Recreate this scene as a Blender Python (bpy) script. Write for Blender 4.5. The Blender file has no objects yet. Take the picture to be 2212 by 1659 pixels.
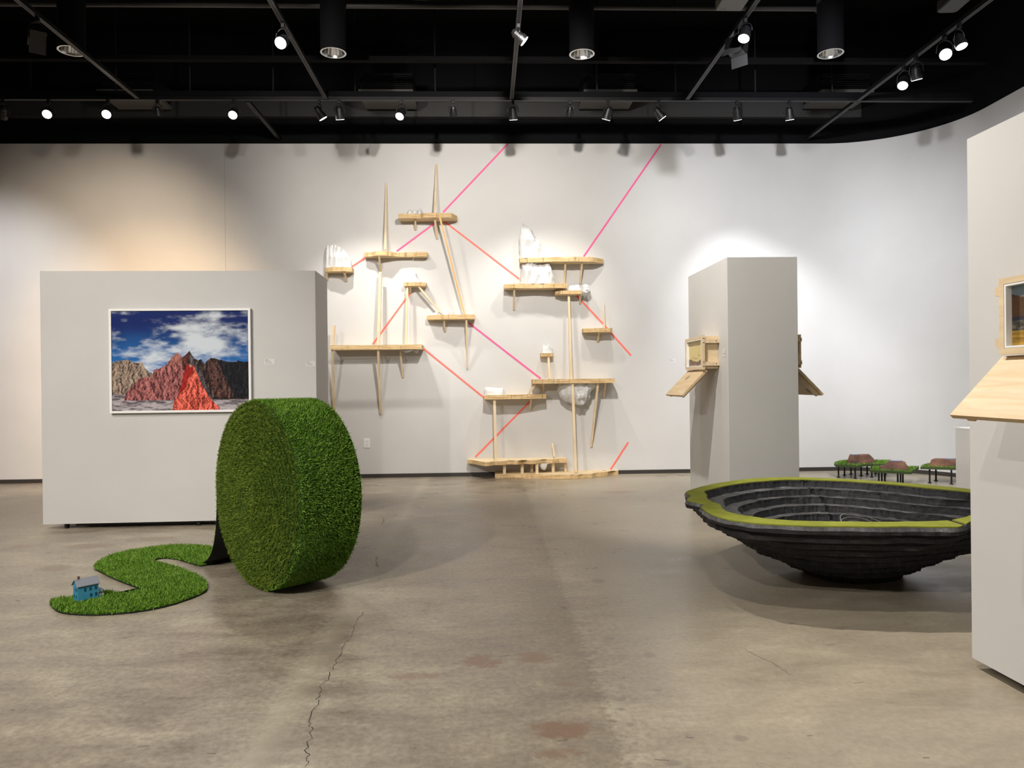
import bpy, bmesh, math, random
import numpy as np
from mathutils import Vector, Matrix, noise as mnoise
random.seed(7)
RS = np.random.RandomState(11)
scene = bpy.context.scene
COL = scene.collection

# ------------------------------------------------------------------ camera
EYE = 1.34                      # camera height above the floor
FPX = 1600.0                    # focal length in pixels of a 2212 px wide frame
CX, CY = 1106.0, 829.5
YAW, ROLL = math.radians(1.97), math.radians(0.64)
PITCH = -math.atan(3.0 / FPX)   # a hair downwards
fwd = Vector((math.sin(YAW) * math.cos(PITCH), math.cos(YAW) * math.cos(PITCH), math.sin(PITCH)))
r0 = Vector((math.cos(YAW), -math.sin(YAW), 0))
u0 = r0.cross(fwd)
CR = math.cos(ROLL) * r0 - math.sin(ROLL) * u0
CU = math.sin(ROLL) * r0 + math.cos(ROLL) * u0
cam_d = bpy.data.cameras.new('camera')
cam_d.sensor_fit = 'HORIZONTAL'; cam_d.sensor_width = 36.0
cam_d.lens = 36.0 * FPX / 2212.0
cam_d.clip_start = 0.05; cam_d.clip_end = 100
cam = bpy.data.objects.new('camera', cam_d); COL.objects.link(cam)
M = Matrix.Identity(4)
for i in range(3):
    M[i][0] = CR[i]; M[i][1] = CU[i]; M[i][2] = -fwd[i]
M[2][3] = EYE
cam.matrix_world = M
scene.camera = cam
EP = Vector((0, 0, EYE))

def ray(px, py):
    return fwd + CR * ((px - CX) / FPX) + CU * ((CY - py) / FPX)
def atY(px, py, Y):
    d = ray(px, py); return EP + d * (Y / d.y)
def atZ(px, py, z=0.0):
    d = ray(px, py); return EP + d * ((z - EYE) / d.z)
def atX(px, py, X):
    d = ray(px, py); return EP + d * (X / d.x)

# ------------------------------------------------------------------ world, exposure
world = bpy.data.worlds.new('world'); scene.world = world
world.use_nodes = True
world.node_tree.nodes['Background'].inputs[0].default_value = (0.01, 0.01, 0.012, 1)
world.node_tree.nodes['Background'].inputs[1].default_value = 1.0
scene.view_settings.view_transform = 'Standard'
scene.view_settings.look = 'None'
scene.view_settings.gamma = 1.0
scene.view_settings.use_curve_mapping = False
scene.view_settings.exposure = -0.07
scene.cycles.use_denoising = True
scene.cycles.max_bounces = 7
scene.cycles.diffuse_bounces = 4
scene.cycles.glossy_bounces = 3
scene.cycles.sample_clamp_indirect = 4.0

AMBER = (1.0, 0.70, 0.42)
WARM, NEUT, COOL = (1.0, 0.80, 0.60), (1.0, 0.95, 0.89), (0.93, 0.95, 1.0)
def spot(pos, target, watt, cone=70, blend=0.6, color=NEUT, radius=0.05):
    l = bpy.data.lights.new('spot_light', 'SPOT')
    l.energy = watt; l.spot_size = math.radians(cone); l.spot_blend = blend
    l.color = color; l.shadow_soft_size = radius
    o = bpy.data.objects.new('spot_light', l); COL.objects.link(o)
    o.location = pos
    o.rotation_euler = (Vector(target) - Vector(pos)).to_track_quat('-Z', 'Y').to_euler()
    return o

WY = 10.66          # back wall
TRZ = 4.86          # lighting track height
WTOP = 4.78
# lamps out of the frame, on the runs of track that carry on over and behind the camera,
# forward-track lamps washing the back wall, and added fill spots without fixtures
LAMPS_AND_FILLS = [
    ((-4.2, 3.0, 4.65), (-3.6, 7.1, 1.3), 594, 62, NEUT, .8),
    ((-5.6, 4.4, 4.65), (-4.2, 7.1, 1.0), 92, 60, WARM, .9),
    ((-1.93, 1.2, 4.65), (-3.2, 7.1, 1.4), 92, 60, NEUT, .8),
    ((-1.93, 3.2, 4.65), (-1.6, 5.0, 0.9), 80, 55, NEUT, .8),
    ((0.35, 2.6, 4.65), (2.24, 2.7, 1.4), 272, 75, NEUT, .7),
    ((0.35, 5.2, 4.65), (2.2, 7.2, 1.7), 703, 62, NEUT, .7),
    ((2.54, 5.4, 4.65), (2.66, 5.15, 0.3), 303, 34, NEUT, .9),  # added over the bowl to light its treads
    ((4.72, 3.4, 4.65), (3.2, 5.2, 0.3), 18, 70, NEUT, .6),
    ((0.35, 0.6, 4.65), (0.3, 2.6, 0.0), 14, 100, NEUT, 1.0),
    ((-1.93, -0.8, 4.65), (-1.6, 2.6, 0.0), 762, 95, NEUT, 1.0),
    ((-4.2, -0.8, 4.65), (-2.6, 3.2, 0.0), 1276, 95, NEUT, 1.0),
    ((0.35, 7.5, 4.65), (2.5, WY, 4.1), 54, 66, COOL, 1.0),  # added to fill a dim patch of the upper wall
    ((2.54, -0.8, 4.65), (1.6, 2.4, 0.0), 6, 90, NEUT, 1.0),
    ((-4.2, 0.2, 4.65), (-3.0, 4.4, 0.0), 164, 90, NEUT, 1.0),
    ((0.35, 4.6, 4.65), (0.0, 7.6, 0.0), 54, 85, NEUT, 1.0),
    ((-1.93, 6.4, 4.65), (-1.8, WY, 2.8), 7, 80, NEUT, .9),
    ((0.35, 5.6, 4.6), (0.4, WY, 2.7), 898, 85, NEUT, .9),
    ((2.54, 7.7, 4.65), (2.7, WY, 2.6), 13, 85, COOL, .9),
    ((4.72, 5.6, 4.5), (5.5, 10.0, 2.4), 224, 90, COOL, .9),
    ((-4.2, 7.5, 4.6), (-5.3, WY, 2.4), 380, 80, WARM, .9),
    ((-4.2, 6.0, 4.38), (-4.75, WY, 1.5), 988, 52, AMBER, .9),
    ((-6.4, 6.4, 4.65), (-7.2, WY, 1.7), 709, 60, COOL, .8),
    ((2.54, 7.8, 4.65), (6.2, 9.6, 2.0), 86, 90, COOL, 1.0),  # added fill for the curved right corner
    ((4.72, 5.2, 4.65), (6.35, 8.8, 1.6), 738, 80, COOL, 1.0),  # added fill along the right wall
    ((-1.93, 7.4, 4.65), (-2.0, WY, 3.9), 6, 64, NEUT, 1.0),  # added wash for the upper middle of the back wall
    ((-1.93, 6.0, 4.65), (-3.9, WY, 4.4), 157, 55, NEUT, 1.0),  # added to lift the upper left of the back wall
    ((0.35, 5.6, 4.65), (2.3, 2.8, 0.6), 1012, 48, NEUT, 1.0),
    ((2.54, 5.2, 4.6), (4.3, WY, 3.6), 807, 60, COOL, 1.0),  # added to brighten the upper right of the back wall
    ((4.72, 6.0, 4.6), (2.85, 7.1, 1.4), 170, 40, NEUT, 1.0),  # added for the hidden painting box
    ((-1.93, 5.0, 4.6), (-1.2, WY, 3.9), 450, 56, NEUT, 1.0),  # added wash high up, left of the wall's centre
]
#LAMPHOOK
for p, t, w, c, col, b in LAMPS_AND_FILLS:
    spot(p, t, w, c, b, col, 0.06)

# ------------------------------------------------------------------ materials
def mat(name, base=(0.8, 0.8, 0.8), rough=0.6, metal=0.0, spec=0.5, emit=None, estr=0.0):
    m = bpy.data.materials.new(name); m.use_nodes = True
    b = m.node_tree.nodes['Principled BSDF']
    b.inputs['Base Color'].default_value = (*base, 1)
    b.inputs['Roughness'].default_value = rough
    b.inputs['Metallic'].default_value = metal
    b.inputs['Specular IOR Level'].default_value = spec
    if emit:
        b.inputs['Emission Color'].default_value = (*emit, 1)
        b.inputs['Emission Strength'].default_value = estr
    return m
def nd(m, typ, **kw):
    n = m.node_tree.nodes.new(typ)
    for k, v in kw.items(): setattr(n, k, v)
    return n
def lk(m, a, b): m.node_tree.links.new(a, b)
def bsdf(m): return m.node_tree.nodes['Principled BSDF']
def noise_tex(m, scale, detail=4, rough=0.55, vec=None, stretch=None, coord='Object', dist=0.0):
    if vec is None:
        tc = nd(m, 'ShaderNodeTexCoord'); vec = tc.outputs[coord]
    if stretch:
        mp = nd(m, 'ShaderNodeMapping'); mp.inputs['Scale'].default_value = stretch
        lk(m, vec, mp.inputs['Vector']); vec = mp.outputs[0]
    n = nd(m, 'ShaderNodeTexNoise')
    n.inputs['Scale'].default_value = scale; n.inputs['Detail'].default_value = detail
    n.inputs['Roughness'].default_value = rough; n.inputs['Distortion'].default_value = dist
    lk(m, vec, n.inputs['Vector'])
    return n
def ramp(m, fac, stops):
    r = nd(m, 'ShaderNodeValToRGB'); e = r.color_ramp.elements
    while len(e) < len(stops): e.new(0.5)
    for i, (p, c) in enumerate(stops):
        e[i].position = p
        e[i].color = (*c, 1) if len(c) == 3 else c
    lk(m, fac, r.inputs[0]); return r
def bump(m, h, strength=0.2, dist=0.01):
    b = nd(m, 'ShaderNodeBump'); b.inputs['Strength'].default_value = strength
    b.inputs['Distance'].default_value = dist
    lk(m, h, b.inputs['Height']); lk(m, b.outputs[0], bsdf(m).inputs['Normal'])
def mth(m, op, a, b=None, c=None, clamp=False):
    n = nd(m, 'ShaderNodeMath', operation=op, use_clamp=clamp)
    for i, v in enumerate((a, b, c)):
        if v is None: continue
        if isinstance(v, (int, float)): n.inputs[i].default_value = v
        else: lk(m, v, n.inputs[i])
    return n.outputs[0]
def mixc(m, fac, a, b, typ='MIX'):
    n = nd(m, 'ShaderNodeMix', data_type='RGBA', blend_type=typ)
    if isinstance(fac, (int, float)): n.inputs[0].default_value = fac
    else: lk(m, fac, n.inputs[0])
    for i, v in ((6, a), (7, b)):
        if isinstance(v, tuple): n.inputs[i].default_value = (*v, 1)
        else: lk(m, v, n.inputs[i])
    return n.outputs[2]

def paint(name, c, rough=0.55):
    m = mat(name, c, rough, spec=0.3)
    n = noise_tex(m, 1.3, 5)
    r = ramp(m, n.outputs[0], [(0.3, tuple(x * 0.965 for x in c)), (0.7, tuple(min(1, x * 1.03) for x in c))])
    lk(m, r.outputs[0], bsdf(m).inputs['Base Color'])
    n2 = noise_tex(m, 120, 2)
    bump(m, n2.outputs[0], 0.06, 0.002)
    return m
M_WALL = paint('wall_paint', (0.60, 0.588, 0.57))
M_PANEL = paint('panel_paint', (0.565, 0.555, 0.535))
M_PED = paint('pedestal_paint', (0.66, 0.65, 0.63))
M_BLACK = mat('black_ceiling_paint', (0.0045, 0.0045, 0.0052), 0.85, spec=0.12)
M_BLACK2 = mat('dark_duct_paint', (0.10, 0.095, 0.09), 0.7, spec=0.2)
M_BASEB = mat('baseboard_rubber', (0.035, 0.03, 0.026), 0.5)
M_TRACK = mat('track_metal', (0.005, 0.005, 0.0055), 0.5, spec=0.3)
M_RAIL = mat('track_rail', (0.055, 0.055, 0.06), 0.4, metal=0.6)
M_HEAD = mat('lamp_housing', (0.007, 0.007, 0.008), 0.4)
M_CHROME = mat('lamp_chrome', (0.75, 0.75, 0.74), 0.22, metal=1.0)
M_GREYDEV = mat('device_grey', (0.04, 0.04, 0.04), 0.5)
M_LENS = mat('lamp_glow', (1, 1, 1), 0.4, emit=(1.0, 0.95, 0.88), estr=9)
M_LENSDIM = mat('lamp_lens_unlit', (0.08, 0.08, 0.09), 0.15)
M_WHITEP = mat('white_plastic', (0.78, 0.78, 0.76), 0.4)
M_DARKP = mat('dark_slot', (0.03, 0.03, 0.03), 0.5)
M_FRAME = mat('white_frame_lacquer', (0.85, 0.84, 0.82), 0.35)
M_CASTER = mat('black_rubber', (0.01, 0.01, 0.01), 0.5)
M_TEXT = mat('printed_grey', (0.3, 0.3, 0.3), 0.6)
M_CARD = mat('label_card', (0.68, 0.67, 0.65), 0.6)

# plywood / pine
def wood(name, light, dark, grain=(2.0, 14.0, 14.0), sc=2.2, knots=True):
    m = mat(name, light, 0.55, spec=0.3)
    n = noise_tex(m, sc, 6, 0.6, stretch=grain, dist=0.6)
    r = ramp(m, n.outputs[0], [(0.28, dark), (0.5, tuple((a + b) / 2 for a, b in zip(light, dark))), (0.68, light)])
    col = r.outputs[0]
    if knots:
        v = nd(m, 'ShaderNodeTexVoronoi'); v.inputs['Scale'].default_value = 2.4
        tc = nd(m, 'ShaderNodeTexCoord'); lk(m, tc.outputs['Object'], v.inputs['Vector'])
        k = ramp(m, v.outputs['Distance'], [(0.0, (1, 1, 1)), (0.055, (1, 1, 1)), (0.10, (0, 0, 0))])
        col = mixc(m, k.outputs[0], col, tuple(x * 0.45 for x in dark))
    lk(m, col, bsdf(m).inputs['Base Color'])
    bump(m, n.outputs[0], 0.12, 0.003)
    return m
M_PINE = wood('pine_board', (0.76, 0.62, 0.41), (0.62, 0.45, 0.26), grain=(1.0, 1.2, 9.0))
M_PINEH = wood('pine_lid', (0.64, 0.50, 0.32), (0.52, 0.37, 0.20), grain=(12.0, 1.0, 12.0))
M_STICK = wood('pine_stick', (0.76, 0.62, 0.42), (0.62, 0.46, 0.28), grain=(9.0, 9.0, 1.2), knots=False)
M_STICKO = wood('amber_stick', (0.75, 0.48, 0.20), (0.62, 0.36, 0.13), grain=(9.0, 9.0, 1.2), knots=False)
M_PLYTOP = wood('plywood_face', (0.80, 0.66, 0.43), (0.68, 0.51, 0.29), grain=(2.0, 9.0, 3.0))
def ply_edge():
    m = mat('plywood_edge', (0.6, 0.4, 0.2), 0.6, spec=0.2)
    tc = nd(m, 'ShaderNodeTexCoord')
    n = noise_tex(m, 3.0, 3, vec=tc.outputs['Object'], stretch=(1.5, 1.5, 55.0))
    r = ramp(m, n.outputs[0], [(0.32, (0.40, 0.24, 0.10)), (0.5, (0.60, 0.42, 0.21)), (0.66, (0.74, 0.56, 0.32))])
    v = noise_tex(m, 9.0, 3, vec=tc.outputs['Object'], stretch=(4.0, 4.0, 0.3))
    k = ramp(m, v.outputs[0], [(0.30, (0.55, 0.55, 0.55)), (0.42, (1, 1, 1))])
    c = mixc(m, 1.0, r.outputs[0], k.outputs[0], 'MULTIPLY')
    lk(m, c, bsdf(m).inputs['Base Color'])
    return m
M_PLYEDGE = ply_edge()
M_PLASTER = mat('white_plaster', (0.64, 0.64, 0.635), 0.65, spec=0.3)
_n = noise_tex(M_PLASTER, 14, 5); bump(M_PLASTER, _n.outputs[0], 0.25, 0.01)
M_PINK = mat('pink_cord', (0.86, 0.10, 0.30), 0.6)
M_CORAL = mat('coral_cord', (0.95, 0.17, 0.13), 0.6)
def cordmat():
    m = mat('pink_to_coral_cord', (0.9, 0.12, 0.25), 0.6)
    n = noise_tex(m, 0.55, 1, coord='Object')
    r = ramp(m, n.outputs[0], [(0.40, (0.83, 0.07, 0.28)), (0.60, (0.95, 0.16, 0.14))])
    lk(m, r.outputs[0], bsdf(m).inputs['Base Color']); return m
M_CORD = cordmat()

def grassmat(name, lo, mid, hi):
    m = mat(name, mid, 0.55, spec=0.2)
    g = nd(m, 'ShaderNodeNewGeometry')
    n = noise_tex(m, 7.0, 3)
    f = mth(m, 'ADD', mth(m, 'MULTIPLY', g.outputs['Random Per Island'], 0.65), mth(m, 'MULTIPLY', n.outputs[0], 0.45))
    r = ramp(m, f, [(0.15, lo), (0.55, mid), (0.93, hi)])
    lk(m, r.outputs[0], bsdf(m).inputs['Base Color'])
    return m
M_BLADE = grassmat('turf_blades', (0.034, 0.090, 0.006), (0.115, 0.255, 0.014), (0.32, 0.50, 0.09))
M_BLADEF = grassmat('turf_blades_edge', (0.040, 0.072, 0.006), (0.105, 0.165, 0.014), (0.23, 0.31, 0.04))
M_TURFBASE = mat('turf_base', (0.025, 0.06, 0.012), 0.9, spec=0.1)
M_TURFBACK = mat('turf_backing', (0.012, 0.013, 0.011), 0.75, spec=0.2)

# concrete floor
def floor_mat():
    m = mat('polished_concrete', (0.3, 0.26, 0.2), 0.35)
    tc = nd(m, 'ShaderNodeNewGeometry'); P = tc.outputs['Position']
    sep = nd(m, 'ShaderNodeSeparateXYZ'); lk(m, P, sep.inputs[0])
    n1 = noise_tex(m, 0.55, 7, 0.62, vec=P)
    n2 = noise_tex(m, 2.6, 10, 0.70, vec=P, stretch=(0.7, 1.5, 1), dist=0.4)
    n3 = noise_tex(m, 34.0, 5, 0.7, vec=P)
    f = mth(m, 'ADD', mth(m, 'MULTIPLY', n1.outputs[0], 0.45), mth(m, 'MULTIPLY', n2.outputs[0], 0.55))
    r = ramp(m, f, [(0.38, (0.190, 0.153, 0.118)), (0.46, (0.262, 0.218, 0.166)), (0.53, (0.330, 0.282, 0.212)), (0.60, (0.425, 0.372, 0.280)), (0.68, (0.52, 0.465, 0.36))])
    sp = ramp(m, n3.outputs[0], [(0.36, (0.78, 0.77, 0.76)), (0.62, (1.13, 1.13, 1.12))])
    col = mixc(m, 1.0, r.outputs[0], sp.outputs[0], 'MULTIPLY')
    # slab joint running away from the camera: the slab left of it is a little darker and warmer
    jx = atZ(1245, 1358).x
    wob = mth(m, 'MULTIPLY', mth(m, 'SUBTRACT', n3.outputs[0], 0.5), 0.16)
    xs = mth(m, 'ADD', sep.outputs[0], wob)
    left = mth(m, 'SUBTRACT', 1.0, mth(m, 'DIVIDE', mth(m, 'SUBTRACT', xs, jx - 0.02), 0.05, clamp=True), clamp=True)
    near = mth(m, 'DIVIDE', mth(m, 'SUBTRACT', xs, jx - 0.9), 0.9, clamp=True)
    col = mixc(m, mth(m, 'MULTIPLY', mth(m, 'MULTIPLY', left, near), 0.6), col, (0.60, 0.56, 0.52), 'MULTIPLY')
    # pale traffic band
    bx = atZ(644, 1472).x
    band = mth(m, 'SUBTRACT', 1.0, mth(m, 'DIVIDE', mth(m, 'ABSOLUTE', mth(m, 'SUBTRACT', xs, bx)), 0.10), clamp=True)
    col = mixc(m, mth(m, 'MULTIPLY', band, 0.35), col, (0.47, 0.42, 0.31))
    # right hand slab is smoother and paler
    rt = mth(m, 'DIVIDE', mth(m, 'SUBTRACT', xs, jx), 0.4, clamp=True)
    col = mixc(m, mth(m, 'MULTIPLY', rt, 0.45), col, (0.375, 0.325, 0.240))
    en = noise_tex(m, 11.0, 9, 0.8, vec=P)
    edge = mth(m, 'MULTIPLY', mth(m, 'SUBTRACT', en.outputs[0], 0.5), 2.6)
    def stain(px, py, wpx, hpx, c, amt, rag=1.0):
        nonlocal col
        c0 = atZ(px, py); rx = abs(atZ(px + wpx, py).x - c0.x); ry = abs(atZ(px, py - hpx).y - c0.y)
        dx = mth(m, 'DIVIDE', mth(m, 'SUBTRACT', sep.outputs[0], c0.x), rx)
        dy = mth(m, 'DIVIDE', mth(m, 'SUBTRACT', sep.outputs[1], c0.y), ry)
        d = mth(m, 'ADD', mth(m, 'MULTIPLY', dx, dx), mth(m, 'MULTIPLY', dy, dy))
        k = mth(m, 'SUBTRACT', mth(m, 'ADD', 1.0, mth(m, 'MULTIPLY', edge, rag)), d)
        k = mth(m, 'MULTIPLY', k, 1.3, clamp=True)
        col = mixc(m, mth(m, 'MULTIPLY', k, amt), col, c)
    red = (0.20, 0.115, 0.07); grey = (0.185, 0.155, 0.125)
    for a in [(1041, 1428, 52, 16, red, .9), (1151, 1422, 46, 14, red, .8), (1255, 1412, 38, 7, grey, .7), (887, 1462, 60, 10, red, .55),
              (1215, 1576, 82, 20, red, .9), (1205, 1627, 66, 12, red, .7), (1146, 1488, 26, 9, grey, .6), (1222, 1478, 30, 4, red, .6),
              (1250, 1346, 42, 5, grey, .6), (1146, 1347, 26, 5, grey, .5), (700, 1400, 40, 14, grey, .4)]:
        stain(*a, rag=2.6)
    for a in [(1293, 1255, 18, 6), (1317, 1379, 16, 4), (1402, 1415, 18, 7), (1305, 1441, 7, 3), (1320, 1481, 7, 3), (1335, 1497, 8, 3),
              (1340, 1511, 13, 5), (1342, 1532, 11, 5), (1361, 1565, 11, 5), (1420, 1491, 13, 5), (1454, 1648, 24, 8), (1372, 1606, 10, 4),
              (1289, 1401, 7, 2.5), (1275, 1363, 7, 3), (1570, 1228, 14, 3), (1712, 1346, 8, 2), (1600, 1595, 20, 9)]:
        stain(*a, grey, .62, rag=0.35)
    for a in [(115, 1228, 40, 8), (190, 1180, 60, 6), (60, 1180, 40, 5), (330, 1165, 60, 6), (1340, 1063, 40, 3)]:
        stain(*a, (0.21, 0.14, 0.09), .6, rag=1.6)
    lk(m, col, bsdf(m).inputs['Base Color'])
    rr = ramp(m, n2.outputs[0], [(0.3, (0.24,) * 3), (0.7, (0.42,) * 3)])
    lk(m, rr.outputs[0], bsdf(m).inputs['Roughness'])
    bsdf(m).inputs['Specular IOR Level'].default_value = 0.45
    bump(m, f, 0.10, 0.01)
    return m
M_FLOOR = floor_mat()

# ------------------------------------------------------------------ mesh helpers
def link_mesh(name, bm, m, parent=None, smooth=False, loc=None):
    me = bpy.data.meshes.new(name); bmesh.ops.recalc_face_normals(bm, faces=bm.faces) if bm.faces else None
    bm.to_mesh(me); bm.free()
    for x in (m if isinstance(m, (list, tuple)) else [m]): me.materials.append(x)
    if smooth:
        for p in me.polygons: p.use_smooth = True
    o = bpy.data.objects.new(name, me); COL.objects.link(o)
    if parent is not None: put(o, parent)
    return o
def put(o, parent):
    o.parent = parent
    o.matrix_parent_inverse = parent_world(parent).inverted()
def parent_world(p):
    m = Matrix.LocRotScale(p.location, p.rotation_euler, p.scale)
    if p.parent: m = parent_world(p.parent) @ p.matrix_parent_inverse @ m
    return m
def tag(o, label=None, cat=None, group=None, kind=None):
    if label: o['label'] = label
    if cat: o['category'] = cat
    if group: o['group'] = group
    if kind: o['kind'] = kind
    return o
def thing(name, label, cat, loc=(0, 0, 0), group=None):
    o = bpy.data.objects.new(name, None); COL.objects.link(o)
    o.location = loc; o.empty_display_size = 0.1
    return tag(o, label, cat, group)
def box(bm, x0, x1, y0, y1, z0, z1, mi=0):
    v = [bm.verts.new(p) for p in ((x0, y0, z0), (x1, y0, z0), (x1, y1, z0), (x0, y1, z0), (x0, y0, z1), (x1, y0, z1), (x1, y1, z1), (x0, y1, z1))]
    for f in ((0, 3, 2, 1), (4, 5, 6, 7), (0, 1, 5, 4), (1, 2, 6, 5), (2, 3, 7, 6), (3, 0, 4, 7)):
        bm.faces.new([v[i] for i in f]).material_index = mi
def obox(bm, c, ax, ay, az, mi=0):
    """box with centre c and half-axis vectors"""
    c = Vector(c); ax, ay, az = Vector(ax), Vector(ay), Vector(az)
    v = [bm.verts.new(c + ax * a + ay * b + az * d) for a, b, d in ((-1, -1, -1), (1, -1, -1), (1, 1, -1), (-1, 1, -1), (-1, -1, 1), (1, -1, 1), (1, 1, 1), (-1, 1, 1))]
    for f in ((0, 3, 2, 1), (4, 5, 6, 7), (0, 1, 5, 4), (1, 2, 6, 5), (2, 3, 7, 6), (3, 0, 4, 7)):
        bm.faces.new([v[i] for i in f]).material_index = mi
def beam(bm, a, b, w0, w1=None, mi=0):
    a, b = Vector(a), Vector(b); d = (b - a).normalized()
    ref = Vector((0, 1, 0)) if abs(d.y) < 0.9 else Vector((0, 0, 1))
    s = d.cross(ref).normalized(); t = s.cross(d).normalized()
    w1 = w0 if w1 is None else w1
    q = []
    for p, w in ((a, w0), (b, w1)):
        q.append([bm.verts.new(p + s * (i * w / 2) + t * (j * w / 2)) for i, j in ((-1, -1), (1, -1), (1, 1), (-1, 1))])
    for i in range(4):
        bm.faces.new((q[0][i], q[0][(i + 1) % 4], q[1][(i + 1) % 4], q[1][i])).material_index = mi
    bm.faces.new(q[0][::-1]).material_index = mi; bm.faces.new(q[1]).material_index = mi
def tube(bm, a, b, ra, rb=None, n=16, cap=True, mi=0):
    a, b = Vector(a), Vector(b); rb = ra if rb is None else rb
    d = (b - a).normalized(); ref = Vector((0, 0, 1)) if abs(d.z) < 0.9 else Vector((1, 0, 0))
    s = d.cross(ref).normalized(); t = s.cross(d).normalized()
    A = [bm.verts.new(a + (s * math.cos(2 * math.pi * i / n) + t * math.sin(2 * math.pi * i / n)) * ra) for i in range(n)]
    B = [bm.verts.new(b + (s * math.cos(2 * math.pi * i / n) + t * math.sin(2 * math.pi * i / n)) * rb) for i in range(n)]
    for i in range(n):
        bm.faces.new((A[i], A[(i + 1) % n], B[(i + 1) % n], B[i])).material_index = mi
    if cap:
        bm.faces.new(A[::-1]).material_index = mi; bm.faces.new(B).material_index = mi
def path_tube(bm, pts, r, n=8, closed=False):
    pts = [Vector(p) for p in pts]; rings = []; N = len(pts)
    for i, p in enumerate(pts):
        d = (pts[(i + 1) % N] - pts[i - 1]) if (closed or 0 < i < N - 1) else (pts[1] - pts[0] if i == 0 else pts[-1] - pts[-2])
        d.normalize(); ref = Vector((0, 0, 1)) if abs(d.z) < 0.9 else Vector((1, 0, 0))
        s = d.cross(ref).normalized(); t = s.cross(d).normalized()
        rings.append([bm.verts.new(p + (s * math.cos(2 * math.pi * k / n) + t * math.sin(2 * math.pi * k / n)) * r) for k in range(n)])
    for i in range(N if closed else N - 1):
        A, B = rings[i], rings[(i + 1) % N]
        for k in range(n): bm.faces.new((A[k], A[(k + 1) % n], B[(k + 1) % n], B[k]))
    if not closed:
        bm.faces.new(rings[0][::-1]); bm.faces.new(rings[-1])
def prism(bm, outline, z0, z1, mt=0, ms=0):
    """outline: list of (x, y); caps mt, sides ms"""
    a = [bm.verts.new((x, y, z0)) for x, y in outline]; b = [bm.verts.new((x, y, z1)) for x, y in outline]
    n = len(a)
    f1 = bm.faces.new(a[::-1]); f2 = bm.faces.new(b); f1.material_index = mt; f2.material_index = mt
    for i in range(n):
        bm.faces.new((a[i], a[(i + 1) % n], b[(i + 1) % n], b[i])).material_index = ms
    bmesh.ops.triangulate(bm, faces=[f1, f2])
def struct(name, bm, m, parent=None, smooth=False):
    o = link_mesh(name, bm, m, parent, smooth)
    if parent is None: o['kind'] = 'structure'
    return o

# ------------------------------------------------------------------ room
FX0, FX1, FY0, FY1 = -8.4, 6.7, -4.5, 11.0
bm = bmesh.new(); box(bm, FX0, FX1, FY0, FY1, -0.15, 0.0); floor = struct('floor', bm, M_FLOOR)
# hairline cracks in the slab
bm = bmesh.new()
def crack(pts, w):
    P = [atZ(*p) for p in pts]; Q = []
    for i in range(len(P) - 1):
        for k in range(6):
            p = P[i].lerp(P[i + 1], k / 6)
            Q.append(p + Vector((random.uniform(-1, 1) * 0.012, random.uniform(-1, 1) * 0.012, 0)))
    Q.append(P[-1])
    for i in range(len(Q) - 1):
        d = (Q[i + 1] - Q[i]).normalized(); s = Vector((-d.y, d.x, 0)) * w * (0.5 + random.random())
        v = [bm.verts.new(p + Vector((0, 0, 0.0006))) for p in (Q[i] - s, Q[i + 1] - s, Q[i + 1] + s, Q[i] + s)]
        bm.faces.new(v)
sc = lambda L: [(400 + x / 2.011, 1040 + y / 2.011) for x, y in L]
crack(sc([(775, 565), (745, 620), (700, 700), (655, 790), (620, 850), (580, 915), (575, 955), (548, 1045), (545, 1100), (530, 1180), (520, 1240)]), 0.0016)
crack(sc([(858, 150), (856, 190)]), 0.002); crack(sc([(832, 330), (828, 350), (838, 372)]), 0.002)
crack([(1605, 1400), (1668, 1432), (1715, 1460)], 0.0012); crack([(1785, 1021), (1812, 1031), (1842, 1041)], 0.006)
link_mesh('crack', bm, mat('crack_dark', (0.06, 0.05, 0.04), 0.8), floor)
bm = bmesh.new()
for k in range(34):       # small scuffs
    px, py = random.uniform(0, 2080), random.uniform(1180, 1650)
    p = atZ(px, py)
    if p.x > 1.5 and 3.9 < p.y < 6.3: continue
    a = random.uniform(-0.5, 0.5); L = random.uniform(0.006, 0.03)
    d = Vector((math.cos(a), math.sin(a), 0)); s = Vector((-d.y, d.x, 0)) * random.uniform(0.001, 0.003)
    bm.faces.new([bm.verts.new(p + q + Vector((0, 0, 0.0007))) for q in (-d * L - s, d * L - s, d * L + s, -d * L + s)])
link_mesh('scuff_marks', bm, mat('scuff', (0.17, 0.14, 0.115), 0.7), floor)

bm = bmesh.new(); box(bm, FX0, 4.96, WY, WY + 0.16, 0, WTOP); struct('wall_back', bm, M_WALL)
CCX, CCY, CRD = 4.96, 9.22, 1.44
def right_path(off=0.0, n=72):
    pts = [(CCX + (CRD + off) * math.sin(a), CCY + (CRD + off) * math.cos(a)) for a in [math.pi / 2 * i / n for i in range(n + 1)]]
    return pts + [(CCX + CRD + off, FY0)]
def wall_strip(bm, inner, outer, z0, z1):
    a = [bm.verts.new((x, y, z0)) for x, y in inner]; b = [bm.verts.new((x, y, z1)) for x, y in inner]
    c = [bm.verts.new((x, y, z0)) for x, y in outer]; d = [bm.verts.new((x, y, z1)) for x, y in outer]
    for i in range(len(a) - 1):
        bm.faces.new((a[i], a[i + 1], b[i + 1], b[i])); bm.faces.new((c[i + 1], c[i], d[i], d[i + 1]))
        bm.faces.new((b[i], b[i + 1], d[i + 1], d[i])); bm.faces.new((a[i + 1], a[i], c[i], c[i + 1]))
    bm.faces.new((a[0], b[0], d[0], c[0])); bm.faces.new((a[-1], c[-1], d[-1], b[-1]))
bm = bmesh.new(); wall_strip(bm, right_path(), right_path(0.16), 0, WTOP)
w = struct('wall_right', bm, M_WALL)
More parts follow.
